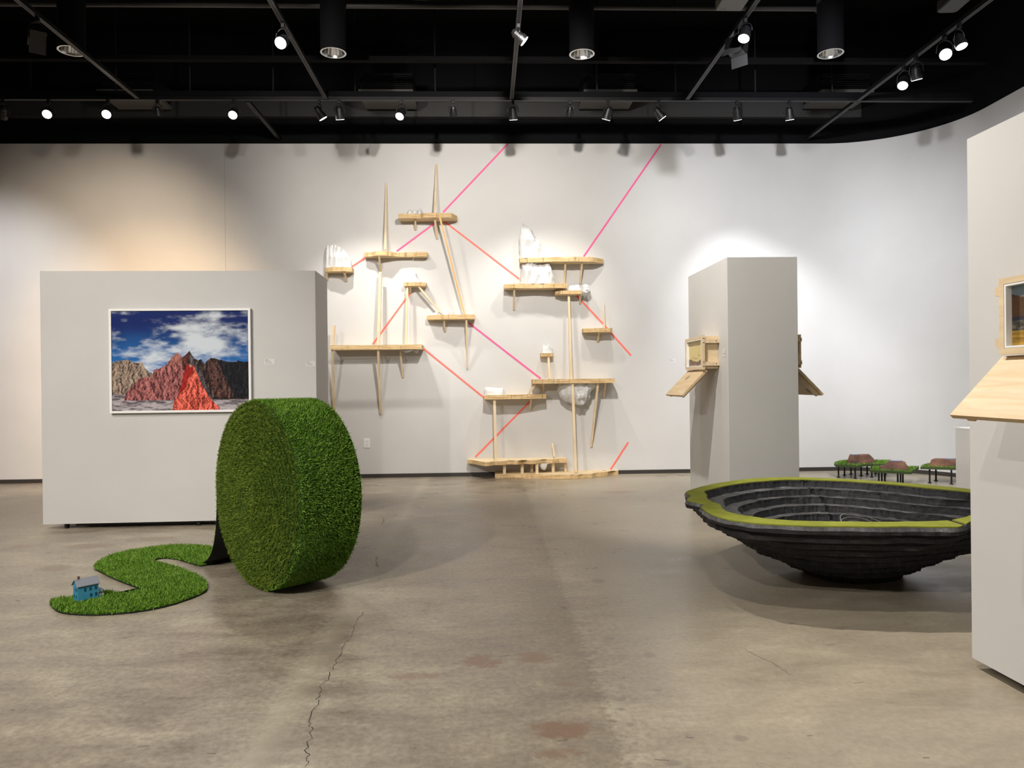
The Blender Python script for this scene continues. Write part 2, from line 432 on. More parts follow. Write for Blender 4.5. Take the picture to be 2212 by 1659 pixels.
bm = bmesh.new(); box(bm, FX0 - 0.16, FX0, FY0, WY, 0, WTOP); struct('wall_left', bm, M_WALL)
bm = bmesh.new(); box(bm, FX0, 6.4, FY0 - 0.16, FY0, 0, WTOP); struct('wall_front', bm, M_WALL)
# black upper walls and ceiling
bm = bmesh.new(); box(bm, FX0, 4.96, WY + 0.05, WY + 0.16, WTOP, 6.5); struct('wall_back_upper', bm, M_BLACK)
bm = bmesh.new(); wall_strip(bm, right_path(0.05), right_path(0.16), WTOP, 6.5); struct('wall_right_upper', bm, M_BLACK)
bm = bmesh.new(); box(bm, FX0 - 0.16, FX0 - 0.05, FY0, WY, WTOP, 6.5); struct('wall_left_upper', bm, M_BLACK)
bm = bmesh.new(); box(bm, FX0, 6.4, FY0 - 0.16, FY0 - 0.05, WTOP, 6.5); struct('wall_front_upper', bm, M_BLACK)
bm = bmesh.new(); box(bm, FX0 - 0.2, 6.7, FY0 - 0.2, FY1, 6.5, 6.65); struct('ceiling', bm, M_BLACK)
# baseboards
bm = bmesh.new(); box(bm, FX0, 4.96, WY - 0.008, WY, 0, 0.055); struct('baseboard_back', bm, M_BASEB)
bm = bmesh.new(); wall_strip(bm, right_path(-0.008), right_path(), 0, 0.055); struct('baseboard_right', bm, M_BASEB)
# vertical panel joints of the wall
for i, px in enumerate((486, 1807)):
    x = atY(px, 450, WY).x
    bm = bmesh.new(); box(bm, x - 0.003, x + 0.003, WY - 0.0012, WY + 0.001, 0.055, WTOP)
    struct('trim_%d' % (i + 1), bm, mat('joint_line', (0.42, 0.41, 0.39), 0.7))  # strips slightly darker than the wall paint
# ------------------------------------------------------------------ numpy noise for prints
def vnoise(x, y, seed):
    xi = np.floor(x).astype(int); yi = np.floor(y).astype(int); xf = x - xi; yf = y - yi
    def h(i, j):
        n = (i * 374761393 + j * 668265263 + seed * 1442695041) & 0xffffffff
        n = ((n ^ (n >> 13)) * 1274126177) & 0xffffffff
        return ((n ^ (n >> 16)) & 0xffff) / 65535.0
    u = xf * xf * (3 - 2 * xf); v = yf * yf * (3 - 2 * yf)
    return (h(xi, yi) * (1 - u) + h(xi + 1, yi) * u) * (1 - v) + (h(xi, yi + 1) * (1 - u) + h(xi + 1, yi + 1) * u) * v
def fbm(x, y, seed, o=5, g=0.5):
    s = 0; a = 1; t = 0
    for i in range(o):
        s = s + a * vnoise(x * 2 ** i, y * 2 ** i, seed + i * 17); t += a; a *= g
    return s / t
def sstep(a, b, x):
    t = np.clip((x - a) / (b - a), 0, 1); return t * t * (3 - 2 * t)
def lerpc(a, b, t): return a * (1 - t[..., None]) + b * t[..., None]
def s2l(c): c = np.asarray(c, float); return np.where(c <= 0.04045, c / 12.92, ((c + 0.055) / 1.055) ** 2.4)

def picture_mesh(name, rgb, origin, ux, uz, m, parent):
    """rgb (H, W, 3) linear; a grid of printed dots from origin along ux (width) and uz (height)"""
    H, W, _ = rgb.shape
    o_, ux, uz = np.array(origin), np.array(ux), np.array(uz)
    I, J = np.meshgrid(np.linspace(0, 1, W), np.linspace(0, 1, H))
    V = o_ + I[..., None] * ux + J[..., None] * uz
    idx = np.arange(W * H).reshape(H, W)
    F = np.stack([idx[:-1, :-1], idx[:-1, 1:], idx[1:, 1:], idx[1:, :-1]], -1).reshape(-1, 4)
    me = bpy.data.meshes.new(name)
    me.vertices.add(W * H); me.vertices.foreach_set('co', V.reshape(-1).astype(np.float32))
    me.loops.add(F.size); me.loops.foreach_set('vertex_index', F.reshape(-1).astype(np.int32))
    me.polygons.add(len(F)); me.polygons.foreach_set('loop_start', np.arange(0, F.size, 4, dtype=np.int32))
    me.update(calc_edges=True)
    ca = me.color_attributes.new('print', 'FLOAT_COLOR', 'POINT')
    ca.data.foreach_set('color', np.concatenate([rgb.reshape(-1, 3), np.ones((W * H, 1))], 1).reshape(-1).astype(np.float32))
    me.materials.append(m)
    o = bpy.data.objects.new(name, me); COL.objects.link(o)
    if parent is not None: put(o, parent)
    return o
def print_mat(name, rough):
    m = mat(name, (0.5, 0.5, 0.5), rough, spec=0.4)
    a = nd(m, 'ShaderNodeAttribute'); a.attribute_name = 'print'
    lk(m, a.outputs['Color'], bsdf(m).inputs['Base Color']); return m
M_PRINT = print_mat('photo_print_ink', 0.6); bsdf(M_PRINT).inputs['Specular IOR Level'].default_value = 0.15
M_OIL = print_mat('oil_paint_film', 0.4)

def badlands(W=440, H=326):
    u, v = np.meshgrid(np.linspace(0, 1, W), np.linspace(1, 0, H)[::-1])   # v up
    x = 165 + u * 1310; y = 1095 - v * 960                                  # sketch coordinates
    C = lambda r, g, b: s2l(np.array([r, g, b]) / 255.0)
    # sky
    n1 = fbm(x / 190, y / 75, 3, 6, 0.55); n2 = fbm(x / 420 + 5, y / 200, 9, 4)
    sky = lerpc(C(14, 36, 100), C(36, 108, 178), sstep(200, 700, y + 180 * (n2 - .5)))
    big = np.exp(-(((x - 1130) / 330) ** 2 + ((y - 430) / 210) ** 2)) * 1.0
    left = np.exp(-(((x - 420) / 330) ** 2 + ((y - 640) / 120) ** 2)) * 0.75
    top = np.exp(-(((x - 1150) / 260) ** 2 + ((y - 170) / 70) ** 2)) * 0.55
    dark = np.exp(-(((x - 480) / 330) ** 2 + ((y - 260) / 170) ** 2)) * 0.55
    cl = 0.88 * sstep(0.40, 1.18, (n1 - .5) * 1.7 + .5 + 0.55 * np.clip(big + left + top, 0, 1) - dark * 0.6)
    img = lerpc(sky, C(222, 230, 236), cl)
    def below(line, jag=6, sd=1, fx=18.0):
        xs, ys = zip(*line)
        top = np.interp(x[0], xs, ys, left=2000, right=2000)
        top = top + (fbm(x[0] / fx, x[0] * 0 + sd, sd, 4) - 0.5) * jag * 2
        return (y > top[None, :]) & (x >= xs[0]) & (x <= xs[-1])
    wx = 60 * (fbm(x / 90, y / 70, 61, 3) - .5); rid = fbm((x + wx) / 26, (y + wx) / 62, 21, 5, 0.62); fine = fbm((x + wx) / 8, (y - wx) / 10, 33, 3, 0.6); lay = fbm(x / 160, y / 13, 41, 3)
    # ground
    g = y > 935 + 25 * (fbm(x / 90, y * 0, 5) - .5)
    gcol = lerpc(C(95, 85, 92), C(188, 180, 184), sstep(0.3, 0.7, fbm(x / 70, y / 14, 51, 5, 0.6)))
    gcol = gcol * (0.75 + 0.4 * fine[..., None])
    img = np.where(g[..., None], gcol, img)
    relief = (np.roll(rid, 3, 1) - np.roll(rid, -3, 1)) * 3.0 + (np.roll(fine, 2, 1) - np.roll(fine, -2, 1)) * 1.6 + (np.roll(lay, 2, 0) - np.roll(lay, -2, 0)) * .35
    band = fbm(x / 55, y / 30, 71, 4)
    def layer(mask, a, b, light=0.0, con=1.0):
        nonlocal img
        t = np.clip(.42 + light + con * relief * .5 + ((rid - .5) * .8 + (fine - .5) * .7 + (band - .5) * .5) * con, 0, 1)
        img = np.where(mask[..., None], lerpc(np.array(a), np.array(b), t), img)
    tan_ = below([(165, 628), (230, 610), (320, 604), (400, 640), (455, 630), (480, 690), (545, 735), (600, 800)], 9, 2)
    layer(tan_ & (y < 940), C(50, 40, 38), C(190, 166, 146), .05)
    layer(below([(940, 590), (985, 620), (1015, 603), (1045, 650), (1105, 592), (1200, 612), (1330, 650), (1375, 620), (1410, 632), (1475, 630)], 6, 4) & (y < 985 + 20 * fine), C(12, 11, 14), C(98, 76, 70), -.2)
    layer((x > 1180 + (y - 640) * .45) & (y > 632) & (y < 1002 - 30 * fine) & (x < 1476), C(10, 11, 15), C(44, 46, 54), -.22)
    layer(below([(1050, 650), (1108, 598), (1180, 640), (1230, 760), (1300, 900), (1335, 980)], 4, 6) & (y < 975), C(30, 18, 18), C(124, 86, 78), -.08)
    layer(below([(270, 1000), (300, 925), (380, 830), (410, 790), (470, 770), (545, 785), (560, 700), (620, 690), (680, 655), (745, 570), (790, 538), (835, 590), (905, 522), (945, 590), (1000, 700), (1050, 850), (1100, 990)], 7, 8) & (y < 995), C(54, 18, 26), C(205, 128, 124), .02)
    up_ = np.clip((700 - y) / 160, 0, 1) * ((x > 640) & (x < 905))
    m_ = below([(640, 690), (680, 655), (745, 570), (790, 538), (835, 590)], 7, 8) & (y < 995)
    img = np.where(m_[..., None], lerpc(img, C(176, 120, 98) * (.5 + fine[..., None]), up_ * .7), img)
    layer(below([(832, 600), (905, 524), (930, 580), (945, 640), (900, 650)][:4], 3, 9) & (y < 700) & (x < 942), C(48, 22, 22), C(122, 72, 62), -.05)
    layer((x > 905) & below([(905, 524), (950, 600), (1010, 720), (1080, 860), (1135, 985)], 3, 10) & (y < 985), C(30, 28, 32), C(120, 110, 112), -.1)
    layer(below([(738, 1095), (745, 1015), (790, 960), (830, 830), (868, 665), (910, 650), (942, 665), (975, 740), (1010, 830), (1080, 960), (1150, 1040), (1190, 1070)], 3, 12), C(112, 28, 22), C(255, 122, 100), .12, 1.3)
    # the shaded left flank of the orange cone, bounded by its ridge
    ridge = np.interp(y[:, 0], [650, 700, 740, 800, 880, 960], [935, 938, 928, 880, 868, 780])[:, None]
    sh = below([(765, 975), (790, 960), (830, 830), (868, 665), (905, 652), (942, 664)], 3, 12) & (x < ridge) & (y < 962)
    img = np.where(sh[..., None], lerpc(C(120, 24, 20), C(196, 44, 34), np.clip(.4 + relief * .5, 0, 1)), img)
    k = below([(868, 668), (890, 655), (925, 655), (930, 690)], 2, 3) & (y < 680) & (x > 900) & (x < 925)
    img = np.where(k[..., None], C(170, 140, 120), img)
    return np.clip(img, 0, 1) * .92

# ------------------------------------------------------------------ movable wall panels
def caster(x, y, parent, hgt=0.05):
    bm = bmesh.new()
    tube(bm, (x - 0.012, y, 0.024), (x + 0.012, y, 0.024), 0.024, n=18)
    box(bm, x - 0.02, x + 0.02, y - 0.022, y + 0.022, hgt - 0.008, hgt)
    box(bm, x - 0.018, x - 0.014, y - 0.012, y + 0.012, 0.02, hgt - 0.006); box(bm, x + 0.014, x + 0.018, y - 0.012, y + 0.012, 0.02, hgt - 0.006)
    link_mesh('caster', bm, M_CASTER, parent)
def panel(name, corners, z0, z1, m, label, cat, casters=()):
    """corners: four (x, y)"""
    c = Vector((sum(p[0] for p in corners) / 4, sum(p[1] for p in corners) / 4, 0))
    t = thing(name, label, cat, c)
    bm = bmesh.new(); prism(bm, corners, z0, z1)
    bmesh.ops.bevel(bm, geom=[e for e in bm.edges if abs((e.verts[0].co - e.verts[1].co).z) > 1], offset=0.003, segments=1, affect='EDGES')
    link_mesh('panel_body', bm, m, t)
    for x, y in casters: caster(x, y, t, z0)
    return t
# wide panel on the left that carries the photograph
A_ = atZ(92, 1127, 0.045); B_ = atZ(684, 1115, 0.045)
A_ = Vector((A_.x, 7.13, 0)); B_ = Vector((atY(684, 850, 7.20).x, 7.20, 0)); A_.x = atY(89, 850, 7.13).x
dv = (B_ - A_).normalized(); nv = Vector((-dv.y, dv.x, 0))
wide = panel('movable_wall_panel', [A_.xy, B_.xy, (B_ + nv * 0.61).xy, (A_ + nv * 0.61).xy], 0.052, 2.44, M_PANEL,
             'wide grey movable wall panel on black casters carrying the large framed badlands photograph', 'display wall',
             [tuple((A_ + dv * s + nv * q).xy) for s in (0.19, 1.42, 2.45) for q in (0.06, 0.52)])
# pillar-like panel at centre right
COLX0, COLX1, COLY0, COLY1 = 2.13, 2.77, 6.56, 7.78
x0 = atY(1570, 560, COLY0).x; x1 = atY(1722, 560, COLY0).x; xb = atY(1486.5, 600, COLY1).x
COLX0, COLX1 = x0, x1
pillar = panel('movable_wall_panel', [(x0, COLY0), (x1, COLY0), (x1 + xb - x0, COLY1), (xb, COLY1)], 0.045, 2.44, M_PANEL,
               'tall narrow grey movable wall panel standing behind the black stepped bowl', 'display wall',
               [(x0 + a, b) for a in (0.08, 0.54) for b in (6.64, 7.68)])
# near panel on the right edge
NE = atZ(2099, 1420, 0.045); NPX, NPY = NE.x, NE.y
nd_ = Vector((0.032, -1, 0)).normalized(); nn = Vector((-nd_.y, nd_.x, 0)) if -nd_.y > 0 else Vector((nd_.y, -nd_.x, 0))
N0 = Vector((NPX, NPY, 0)); N1 = N0 + nd_ * 2.44
nearp = panel('movable_wall_panel', [N0.xy, (N0 + nn * 0.61).xy, (N1 + nn * 0.61).xy, N1.xy], 0.045, 2.44, M_PANEL,
              'pale grey movable wall panel cut off by the right edge of the picture', 'display wall',
              [tuple((N0 + nd_ * s + nn * q).xy) for s in (0.35, 2.1) for q in (0.10, 0.5)])
# base rail seen as a dark strip under the near panel
bm = bmesh.new(); q0 = N0 + nd_ * 0.22 + nn * 0.05; q1 = N1 + nn * 0.05
obox(bm, (q0 + q1) / 2 + Vector((0, 0, 0.028)) + nn * 0.2, (q1 - q0) / 2, nn * 0.2, (0, 0, 0.016)); link_mesh('base_rail', bm, M_CASTER, nearp)
bm = bmesh.new(); q0 = A_ + dv * 0.25 + nv * 0.1; q1 = B_ - dv * 0.05 + nv * 0.1
obox(bm, (q0 + q1) / 2 + Vector((0, 0, 0.03)) + nv * 0.2, (q1 - q0) / 2, nv * 0.2, (0, 0, 0.0145)); link_mesh('base_rail', bm, M_CASTER, wide)
# white pedestal behind the near panel
ped_t = atY(2064, 922.5, 7.6)
pz = ped_t.z
t = thing('display_plinth', 'low white plinth standing half hidden behind the near right wall panel', 'plinth', (ped_t.x + 0.3, 7.25, 0))
bm = bmesh.new(); box(bm, ped_t.x, ped_t.x + 0.6, 6.95, 7.6, 0, pz - 0.012); link_mesh('plinth_body', bm, M_PED, t)
bm = bmesh.new(); box(bm, ped_t.x - 0.004, ped_t.x + 0.604, 6.946, 7.604, pz - 0.012, pz); link_mesh('plinth_top', bm, M_FRAME, t)

# ------------------------------------------------------------------ framed photograph on the wide panel
def onwide(px, py, off=0.0):
    d = ray(px, py); n = nv; q = A_ - nv * off
    s = (q - Vector((0, 0, 0))).dot(n) / Vector((d.x, d.y, 0)).dot(n)
    return EP + d * s
tl, tr_, bl = onwide(233, 667, .04), onwide(539, 667, .04), onwide(236, 893, .04)
fw = (tr_ - tl).dot(dv); fz1 = tl.z; fz0 = bl.z
org = Vector((tl.x, tl.y, 0)) + dv * 0.005; 
photo = thing('framed_photograph', 'large white framed photograph of red and orange badlands peaks under a blue cloudy sky', 'photograph', org + dv * fw / 2 + Vector((0, 0, fz0)) )
bm = bmesh.new(); th = 0.034; ft = 0.021
def wbar(a, b, z0, z1, o0, o1):
    c = org + dv * (a + b) / 2 + Vector((0, 0, (z0 + z1) / 2)) + nv * (o0 + o1) / 2
    obox(bm, c, dv * (b - a) / 2, nv * (o1 - o0) / 2, (0, 0, (z1 - z0) / 2))
wbar(0, ft, fz0, fz1, 0, th); wbar(fw - ft, fw, fz0, fz1, 0, th); wbar(ft, fw - ft, fz0, fz0 + ft, 0, th); wbar(ft, fw - ft, fz1 - ft, fz1, 0, th)
link_mesh('frame', bm, M_FRAME, photo)
bm = bmesh.new(); wbar(ft * .5, fw - ft * .5, fz0 + ft * .5, fz1 - ft * .5, th * 0.45, 0.04); link_mesh('backing_board', bm, M_DARKP, photo)
o_ = org + dv * ft + nv * th * 0.35 + Vector((0, 0, fz0 + ft))
picture_mesh('print', badlands(), o_, dv * (fw - 2 * ft), (0, 0, fz1 - fz0 - 2 * ft), M_PRINT, photo)

# small printed wall labels
def wall_label(c, sx, n, w, h, label):
    c, sx, n = Vector(c), Vector(sx).normalized(), Vector(n).normalized()
    t = thing('wall_label', label, 'label', c)
    bm = bmesh.new(); obox(bm, c + n * 0.0008, sx * w / 2, n * 0.0007, (0, 0, h / 2)); link_mesh('card', bm, M_CARD, t)
    bm = bmesh.new()
    rr = random.Random(int(abs(c.x) * 1000))
    for k in range(4):
        z = h * (0.34 - 0.2 * k); L = w * (0.3 if k == 0 else rr.uniform(0.5, 0.8))
        obox(bm, c + n * 0.0018 + sx * (-w * 0.42 + L / 2) + Vector((0, 0, z)), sx * L / 2, n * 0.0003, (0, 0, h * (0.035 if k else 0.06)))
    link_mesh('printed_lines', bm, M_TEXT, t)
wall_label(onwide(582, 781), dv, -nv, 0.10, 0.05, 'small white printed card on the wide panel just right of the framed photograph')
wall_label(onwide(671, 786), dv, -nv, 0.09, 0.05, 'small white printed card near the right edge of the wide grey panel')
wall_label(atY(1452, 779, WY), (1, 0, 0), (0, -1, 0), 0.10, 0.045, 'small printed card on the back wall left of the narrow panel')
q = atX(1566, 762, x0); wall_label((x0 + (xb - x0) * ((q.y - COLY0) / (COLY1 - COLY0)), q.y, q.z), (xb - x0, COLY1 - COLY0, 0), (-1, 0, 0), 0.10, 0.07, 'small white card on the narrow panel beside its wooden painting box')

# power outlet on the back wall
c = atY(792.5, 957.5, WY)
t = thing('power_outlet', 'white power outlet low on the back wall just right of the turf roll', 'outlet', c)
bm = bmesh.new(); box(bm, c.x - .045, c.x + .045, WY - .006, WY, c.z - .066, c.z + .066); bmesh.ops.bevel(bm, geom=bm.edges[:], offset=.003, segments=1, affect='EDGES'); link_mesh('cover_plate', bm, M_WHITEP, t)
for s in (-1, 1):
    bm = bmesh.new(); zc = c.z + s * 0.026
    tube(bm, (c.x, WY - .0085, zc), (c.x, WY - .0055, zc), .020, n=20); so = link_mesh('socket', bm, M_WHITEP, t)
    bm = bmesh.new()
    for q in (-.007, .007): box(bm, c.x + q - .0016, c.x + q + .0016, WY - .0095, WY - .0083, zc - .001, zc + .009)
    box(bm, c.x - .003, c.x + .003, WY - .0095, WY - .0083, zc - .012, zc - .007)
    link_mesh('slots', bm, M_DARKP, so)

# ------------------------------------------------------------------ hinged wooden painting boxes
def painting(kind, W=90, H=60):
    u, v = np.meshgrid(np.linspace(0, 1, W), np.linspace(0, 1, H))
    C = lambda r, g, b: s2l(np.array([r, g, b]) / 255.0)
    n = fbm(u * 7, v * 12, 77, 4); f = fbm(u * 40, v * 40, 5, 2)
    if kind == 'ochre':
        img = lerpc(C(216, 198, 138), C(205, 182, 112), n) 
        hl = 0.20 + 0.05 * np.sin(u * 7 + 1) + 0.05 * fbm(u * 12, u * 0, 3)
        img = np.where((v < hl)[..., None], lerpc(C(84, 58, 40), C(124, 92, 66), n), img)
        img = np.where(((v < 0.06) & (n > .4))[..., None], C(150, 120, 88), img)
        for cx, cy, L, s in ((0.32, 0.33, .2, .05), (0.75, 0.42, .18, .12), (.5, .3, .2, .02)):
            k = np.abs(v - (cy + (u - cx) * s + .02 * np.sin(u * 22))) < .012 * (1 - np.abs(u - cx) / L)
            img = np.where(k[..., None], C(126, 100, 58), img)
    else:
        img = lerpc(C(120, 140, 150), C(176, 190, 196), sstep(.3, .9, 1 - v + .3 * n))
        xs = [0, .12, .3, .42, .5, .58, .7, .85, 1]; ys = [.86, .80, .66, .62, .70, .60, .52, .50, .56]
        top = np.interp(u[0], xs, ys)[None, :]
        img = np.where((v < top)[..., None], lerpc(C(58, 36, 24), C(96, 66, 40), n * .6 + f * .4), img)
        top2 = np.interp(u[0], [0, .3, .42, .5, .56, .75, 1], [.3, .42, .58, .70, .62, .46, .4])[None, :]
        img = np.where((v < top2)[..., None], lerpc(C(62, 34, 26), C(84, 48, 32), n), img)
        img = np.where((v < .46 + .03 * n)[..., None], lerpc(C(30, 34, 50), C(52, 52, 62), n), img)
        k = (v < .40 + .06 * fbm(u * 9, u * 0, 8)) & (v > .22)
        img = np.where(k[..., None], lerpc(C(60, 58, 52), C(140, 134, 112), sstep(.35, .8, f * .5 + n * .5)), img)
        img = np.where((v < .25 + .03 * u)[..., None], lerpc(C(128, 92, 30), C(196, 158, 66), sstep(.2, .8, fbm(u * 4, v * 30, 13, 4))), img)
    return np.clip(img, 0, 1)
def paint_box(face_o, along, out, zc, label, kind, L=0.60, H=0.30, D=0.14, lid_ang=44, near=-1):
    """face_o: point on the panel face at the middle of the box; along: unit vector along the face; out: unit normal"""
    a, o, c = Vector(along).normalized(), Vector(out).normalized(), Vector(face_o)
    c = Vector((c.x, c.y, zc)); up = Vector((0, 0, 1))
    t = thing('painting_box', label, 'painting box', c - up * H / 2)
    s = 0.022; B = 0.036
    def bar(bm, a0, a1, o0, o1, z0, z1):
        obox(bm, c + a * (a0 + a1) / 2 + o * (o0 + o1) / 2 + up * (z0 + z1) / 2, a * (a1 - a0) / 2, o * (o1 - o0) / 2, up * (z1 - z0) / 2)
    bm = bmesh.new()      # four box boards
    bar(bm, -L / 2, L / 2, 0.012, D, H / 2 - s, H / 2); bar(bm, -L / 2, L / 2, 0.012, D, -H / 2, -H / 2 + s)
    bar(bm, -L / 2, -L / 2 + s, 0.012, D, -H / 2 + s, H / 2 - s); bar(bm, L / 2 - s, L / 2, 0.012, D, -H / 2 + s, H / 2 - s)
    bar(bm, -L / 2, L / 2, 0.002, 0.012, -H / 2, H / 2)
    link_mesh('box_body', bm, M_PINE, t)
    bm = bmesh.new()      # front frame, slightly proud
    f = 0.021
    bar(bm, -L / 2 - .006, L / 2 + .006, D, D + .016, H / 2 - f, H / 2 + .004); bar(bm, -L / 2 - .006, L / 2 + .006, D, D + .016, -H / 2 - .004, -H / 2 + f)
    bar(bm, -L / 2 - .006, -L / 2 + f, D, D + .016, -H / 2 + f, H / 2 - f); bar(bm, L / 2 - f, L / 2 + .006, D, D + .016, -H / 2 + f, H / 2 - f)
    link_mesh('front_frame', bm, M_PINE, t)
    for sa in (-1, 1):    # side battens running from the wall to the front with screws
        for sz in (-1, 1):
            bm = bmesh.new(); e = sa * L / 2
            bar(bm, min(e, e + sa * .034), max(e, e + sa * .034), -0.0, D - .002 if sa == near else D + .012, sz * (H / 2 - .045) - B / 2, sz * (H / 2 - .045) + B / 2)
            b_ = link_mesh('batten', bm, M_STICK, t)
            for q in (0.03, D - .0):
                bm = bmesh.new(); p = c + a * (e + sa * .0335) + o * q + up * sz * (H / 2 - .045); tube(bm, p, p + a * sa * .002, .005, n=10)
                link_mesh('screw', bm, M_DARKP, b_)
        if sa != near: continue
        bm = bmesh.new(); e = sa * (L / 2 + .012)
        bar(bm, min(e, e + sa * .026), max(e, e + sa * .026), D - .002, D + .022, -H / 2 - .012, H / 2 + .012)
        st = link_mesh('corner_stile', bm, M_STICK, t)
        for q in (-.43, -.3, .3, .43):
            bm = bmesh.new(); p = c + a * (e + sa * .0255) + o * (D + .010) + up * q * H; tube(bm, p, p + a * sa * .002, .005, n=10)
            link_mesh('screw', bm, M_DARKP, st)
    # inner liner and painting
    bm = bmesh.new(); g = 0.052
    for z0, z1 in ((-H / 2 + s, -H / 2 + s + .008), (H / 2 - s - .008, H / 2 - s)): bar(bm, -L / 2 + s, L / 2 - s, .03, D + .015, z0, z1)
    for a0, a1 in ((-L / 2 + s, -L / 2 + s + .01), (L / 2 - s - .01, L / 2 - s)): bar(bm, a0, a1, .03, D + .015, -H / 2 + s + .008, H / 2 - s - .008)
    link_mesh('liner', bm, M_FRAME, t)
    o0 = c + o * (D - .010) - a * (L / 2 - s - .01) - up * (H / 2 - s - .008)
    pw = (L - 2 * s - .02); img = painting(kind)
    # the left of the picture is on the viewer's left: looking against 'out'
    left = (-o).cross(up).dot(a)
    if left > 0: picture_mesh('painting', img, o0, a * pw, up * (H - 2 * s - .016), M_OIL, t)
    else: picture_mesh('painting', img, o0 + a * pw, -a * pw, up * (H - 2 * s - .016), M_OIL, t)
    # hinged lid hanging open below
    la = math.radians(lid_ang); ld = (o * math.sin(la) - up * math.cos(la)); ln = (o * math.cos(la) + up * math.sin(la))
    h0 = c + o * (D - .02) - up * (H / 2 + .016)
    LH = H + 0.03; LL = L + 0.05
    bm = bmesh.new(); obox(bm, h0 + ld * LH / 2 , a * LL / 2, ld * LH / 2, ln * .010)
    lid = link_mesh('lid', bm, M_PINEH, t)
    for sa in (-.40, .40):
        bm = bmesh.new(); obox(bm, h0 + ld * (LH / 2 + .0) + a * sa * L - ln * .021, a * .022, ld * (LH / 2 - .01), ln * .011); link_mesh('lid_batten', bm, M_STICK, lid)
    for sa in (-.25, .25):
        bm = bmesh.new()
        tube(bm, h0 + a * (sa * L - .03) + up * .006 + o * .005, h0 + a * (sa * L + .03) + up * .006 + o * .005, .005, n=10)
        obox(bm, h0 + a * sa * L + up * .008 - o * .001, a * .03, o * .012, up * .002)
        link_mesh('hinge', bm, M_CHROME, t)
    return t
ldir = Vector((xb - x0, COLY1 - COLY0, 0)).normalized(); lout = Vector((-ldir.y, ldir.x, 0))
mid = Vector((x0, COLY0, 0)) + ldir * (7.09 - COLY0)
paint_box(mid, ldir, lout, 1.600, 'open pine painting box left of the narrow panel, showing a pale yellow landscape', 'ochre', L=.54)
mid2 = Vector((x1, COLY0, 0)) + ldir * (7.00 - COLY0)
paint_box(mid2, ldir, -lout, 1.600, 'pine painting box on the far side of the narrow panel, mostly hidden', 'dusk', L=.54, D=.085, near=1)
nl = -nn
fe = atX(2129, 690, NPX - 0.19)
s_far = (fe - N0).dot(nd_)
paint_box(N0 + nd_ * (s_far + 0.30), nd_, nl, 1.585, 'open pine painting box on the near right panel, showing dark hills over a field', 'dusk', L=.56, H=.30, D=.14, near=1)

# ------------------------------------------------------------------ three low turf tables with clay mesas
M_CLAY = mat('brown_clay', (0.25, 0.11, 0.06), 0.75)
_n = noise_tex(M_CLAY, 6, 5); _r = ramp(M_CLAY, _n.outputs[0], [(.35, (0.05, 0.022, 0.015)), (.5, (0.13, 0.055, 0.03)), (.7, (0.22, 0.10, 0.052))]); lk(M_CLAY, _r.outputs[0], bsdf(M_CLAY).inputs['Base Color']); bump(M_CLAY, _n.outputs[0], .4, .02)
M_POOL = mat('glossy_blue_resin', (0.10, 0.16, 0.35), 0.06, spec=0.8)
M_SLAB = mat('turf_slab_side', (0.05, 0.075, 0.02), 0.9)

def blades(name, P, N, length, width, m, parent, lean=0.55, jl=0.35):
    n = len(P); P = np.asarray(P, float); N = np.asarray(N, float)
    R = RS.normal(size=(n, 3)); d = N + lean * R * 0.6; d /= np.linalg.norm(d, axis=1)[:, None]
    s = np.cross(d, RS.normal(size=(n, 3))); s /= np.linalg.norm(s, axis=1)[:, None] + 1e-9
    L = length * (1 - jl + 2 * jl * RS.rand(n))[:, None]; w = (width * (0.7 + 0.6 * RS.rand(n)))[:, None]
    b = np.cross(d, s); bend = L * (0.15 + 0.35 * RS.rand(n))[:, None]
    m0 = P + d * L * 0.55 + b * bend * 0.3; tip = P + d * L * 0.92 + b * bend
    V = np.stack([P - s * w / 2, P + s * w / 2, m0 + s * w * .4, m0 - s * w * .4, tip], 1).reshape(-1, 3)
    base = np.arange(n)[:, None] * 5
    q = (base + np.array([0, 1, 2, 3])); tr = (base + np.array([3, 2, 4]))
    loops = np.concatenate([q, tr], 1).reshape(-1)
    ls = (np.arange(n)[:, None] * 7 + np.array([0, 4])).reshape(-1)
    me = bpy.data.meshes.new(name)
    me.vertices.add(n * 5); me.vertices.foreach_set('co', V.reshape(-1).astype(np.float32))
    me.loops.add(len(loops)); me.loops.foreach_set('vertex_index', loops.astype(np.int32))
    me.polygons.add(2 * n); me.polygons.foreach_set('loop_start', ls.astype(np.int32))
    me.update(calc_edges=True); me.materials.append(m)
    o = bpy.data.objects.new(name, me); COL.objects.link(o)
    if parent is not None: put(o, parent)
    o['kind'] = 'stuff'
    return o
def in_poly(x, y, poly):
    c = np.zeros(len(x), bool); n = len(poly)
    for i in range(n):
        x1_, y1_ = poly[i]; x2_, y2_ = poly[(i + 1) % n]
        k = ((y1_ > y) != (y2_ > y)) & (x < (x2_ - x1_) * (y - y1_) / (y2_ - y1_ + 1e-12) + x1_)
        c ^= k
    return c
def poly_pts(poly, dens):
    P = np.array(poly); lo, hi = P.min(0), P.max(0)
    n = int(dens * (hi[0] - lo[0]) * (hi[1] - lo[1]))
    x = lo[0] + (hi[0] - lo[0]) * RS.rand(n); y = lo[1] + (hi[1] - lo[1]) * RS.rand(n)
    k = in_poly(x, y, poly); return x[k], y[k]

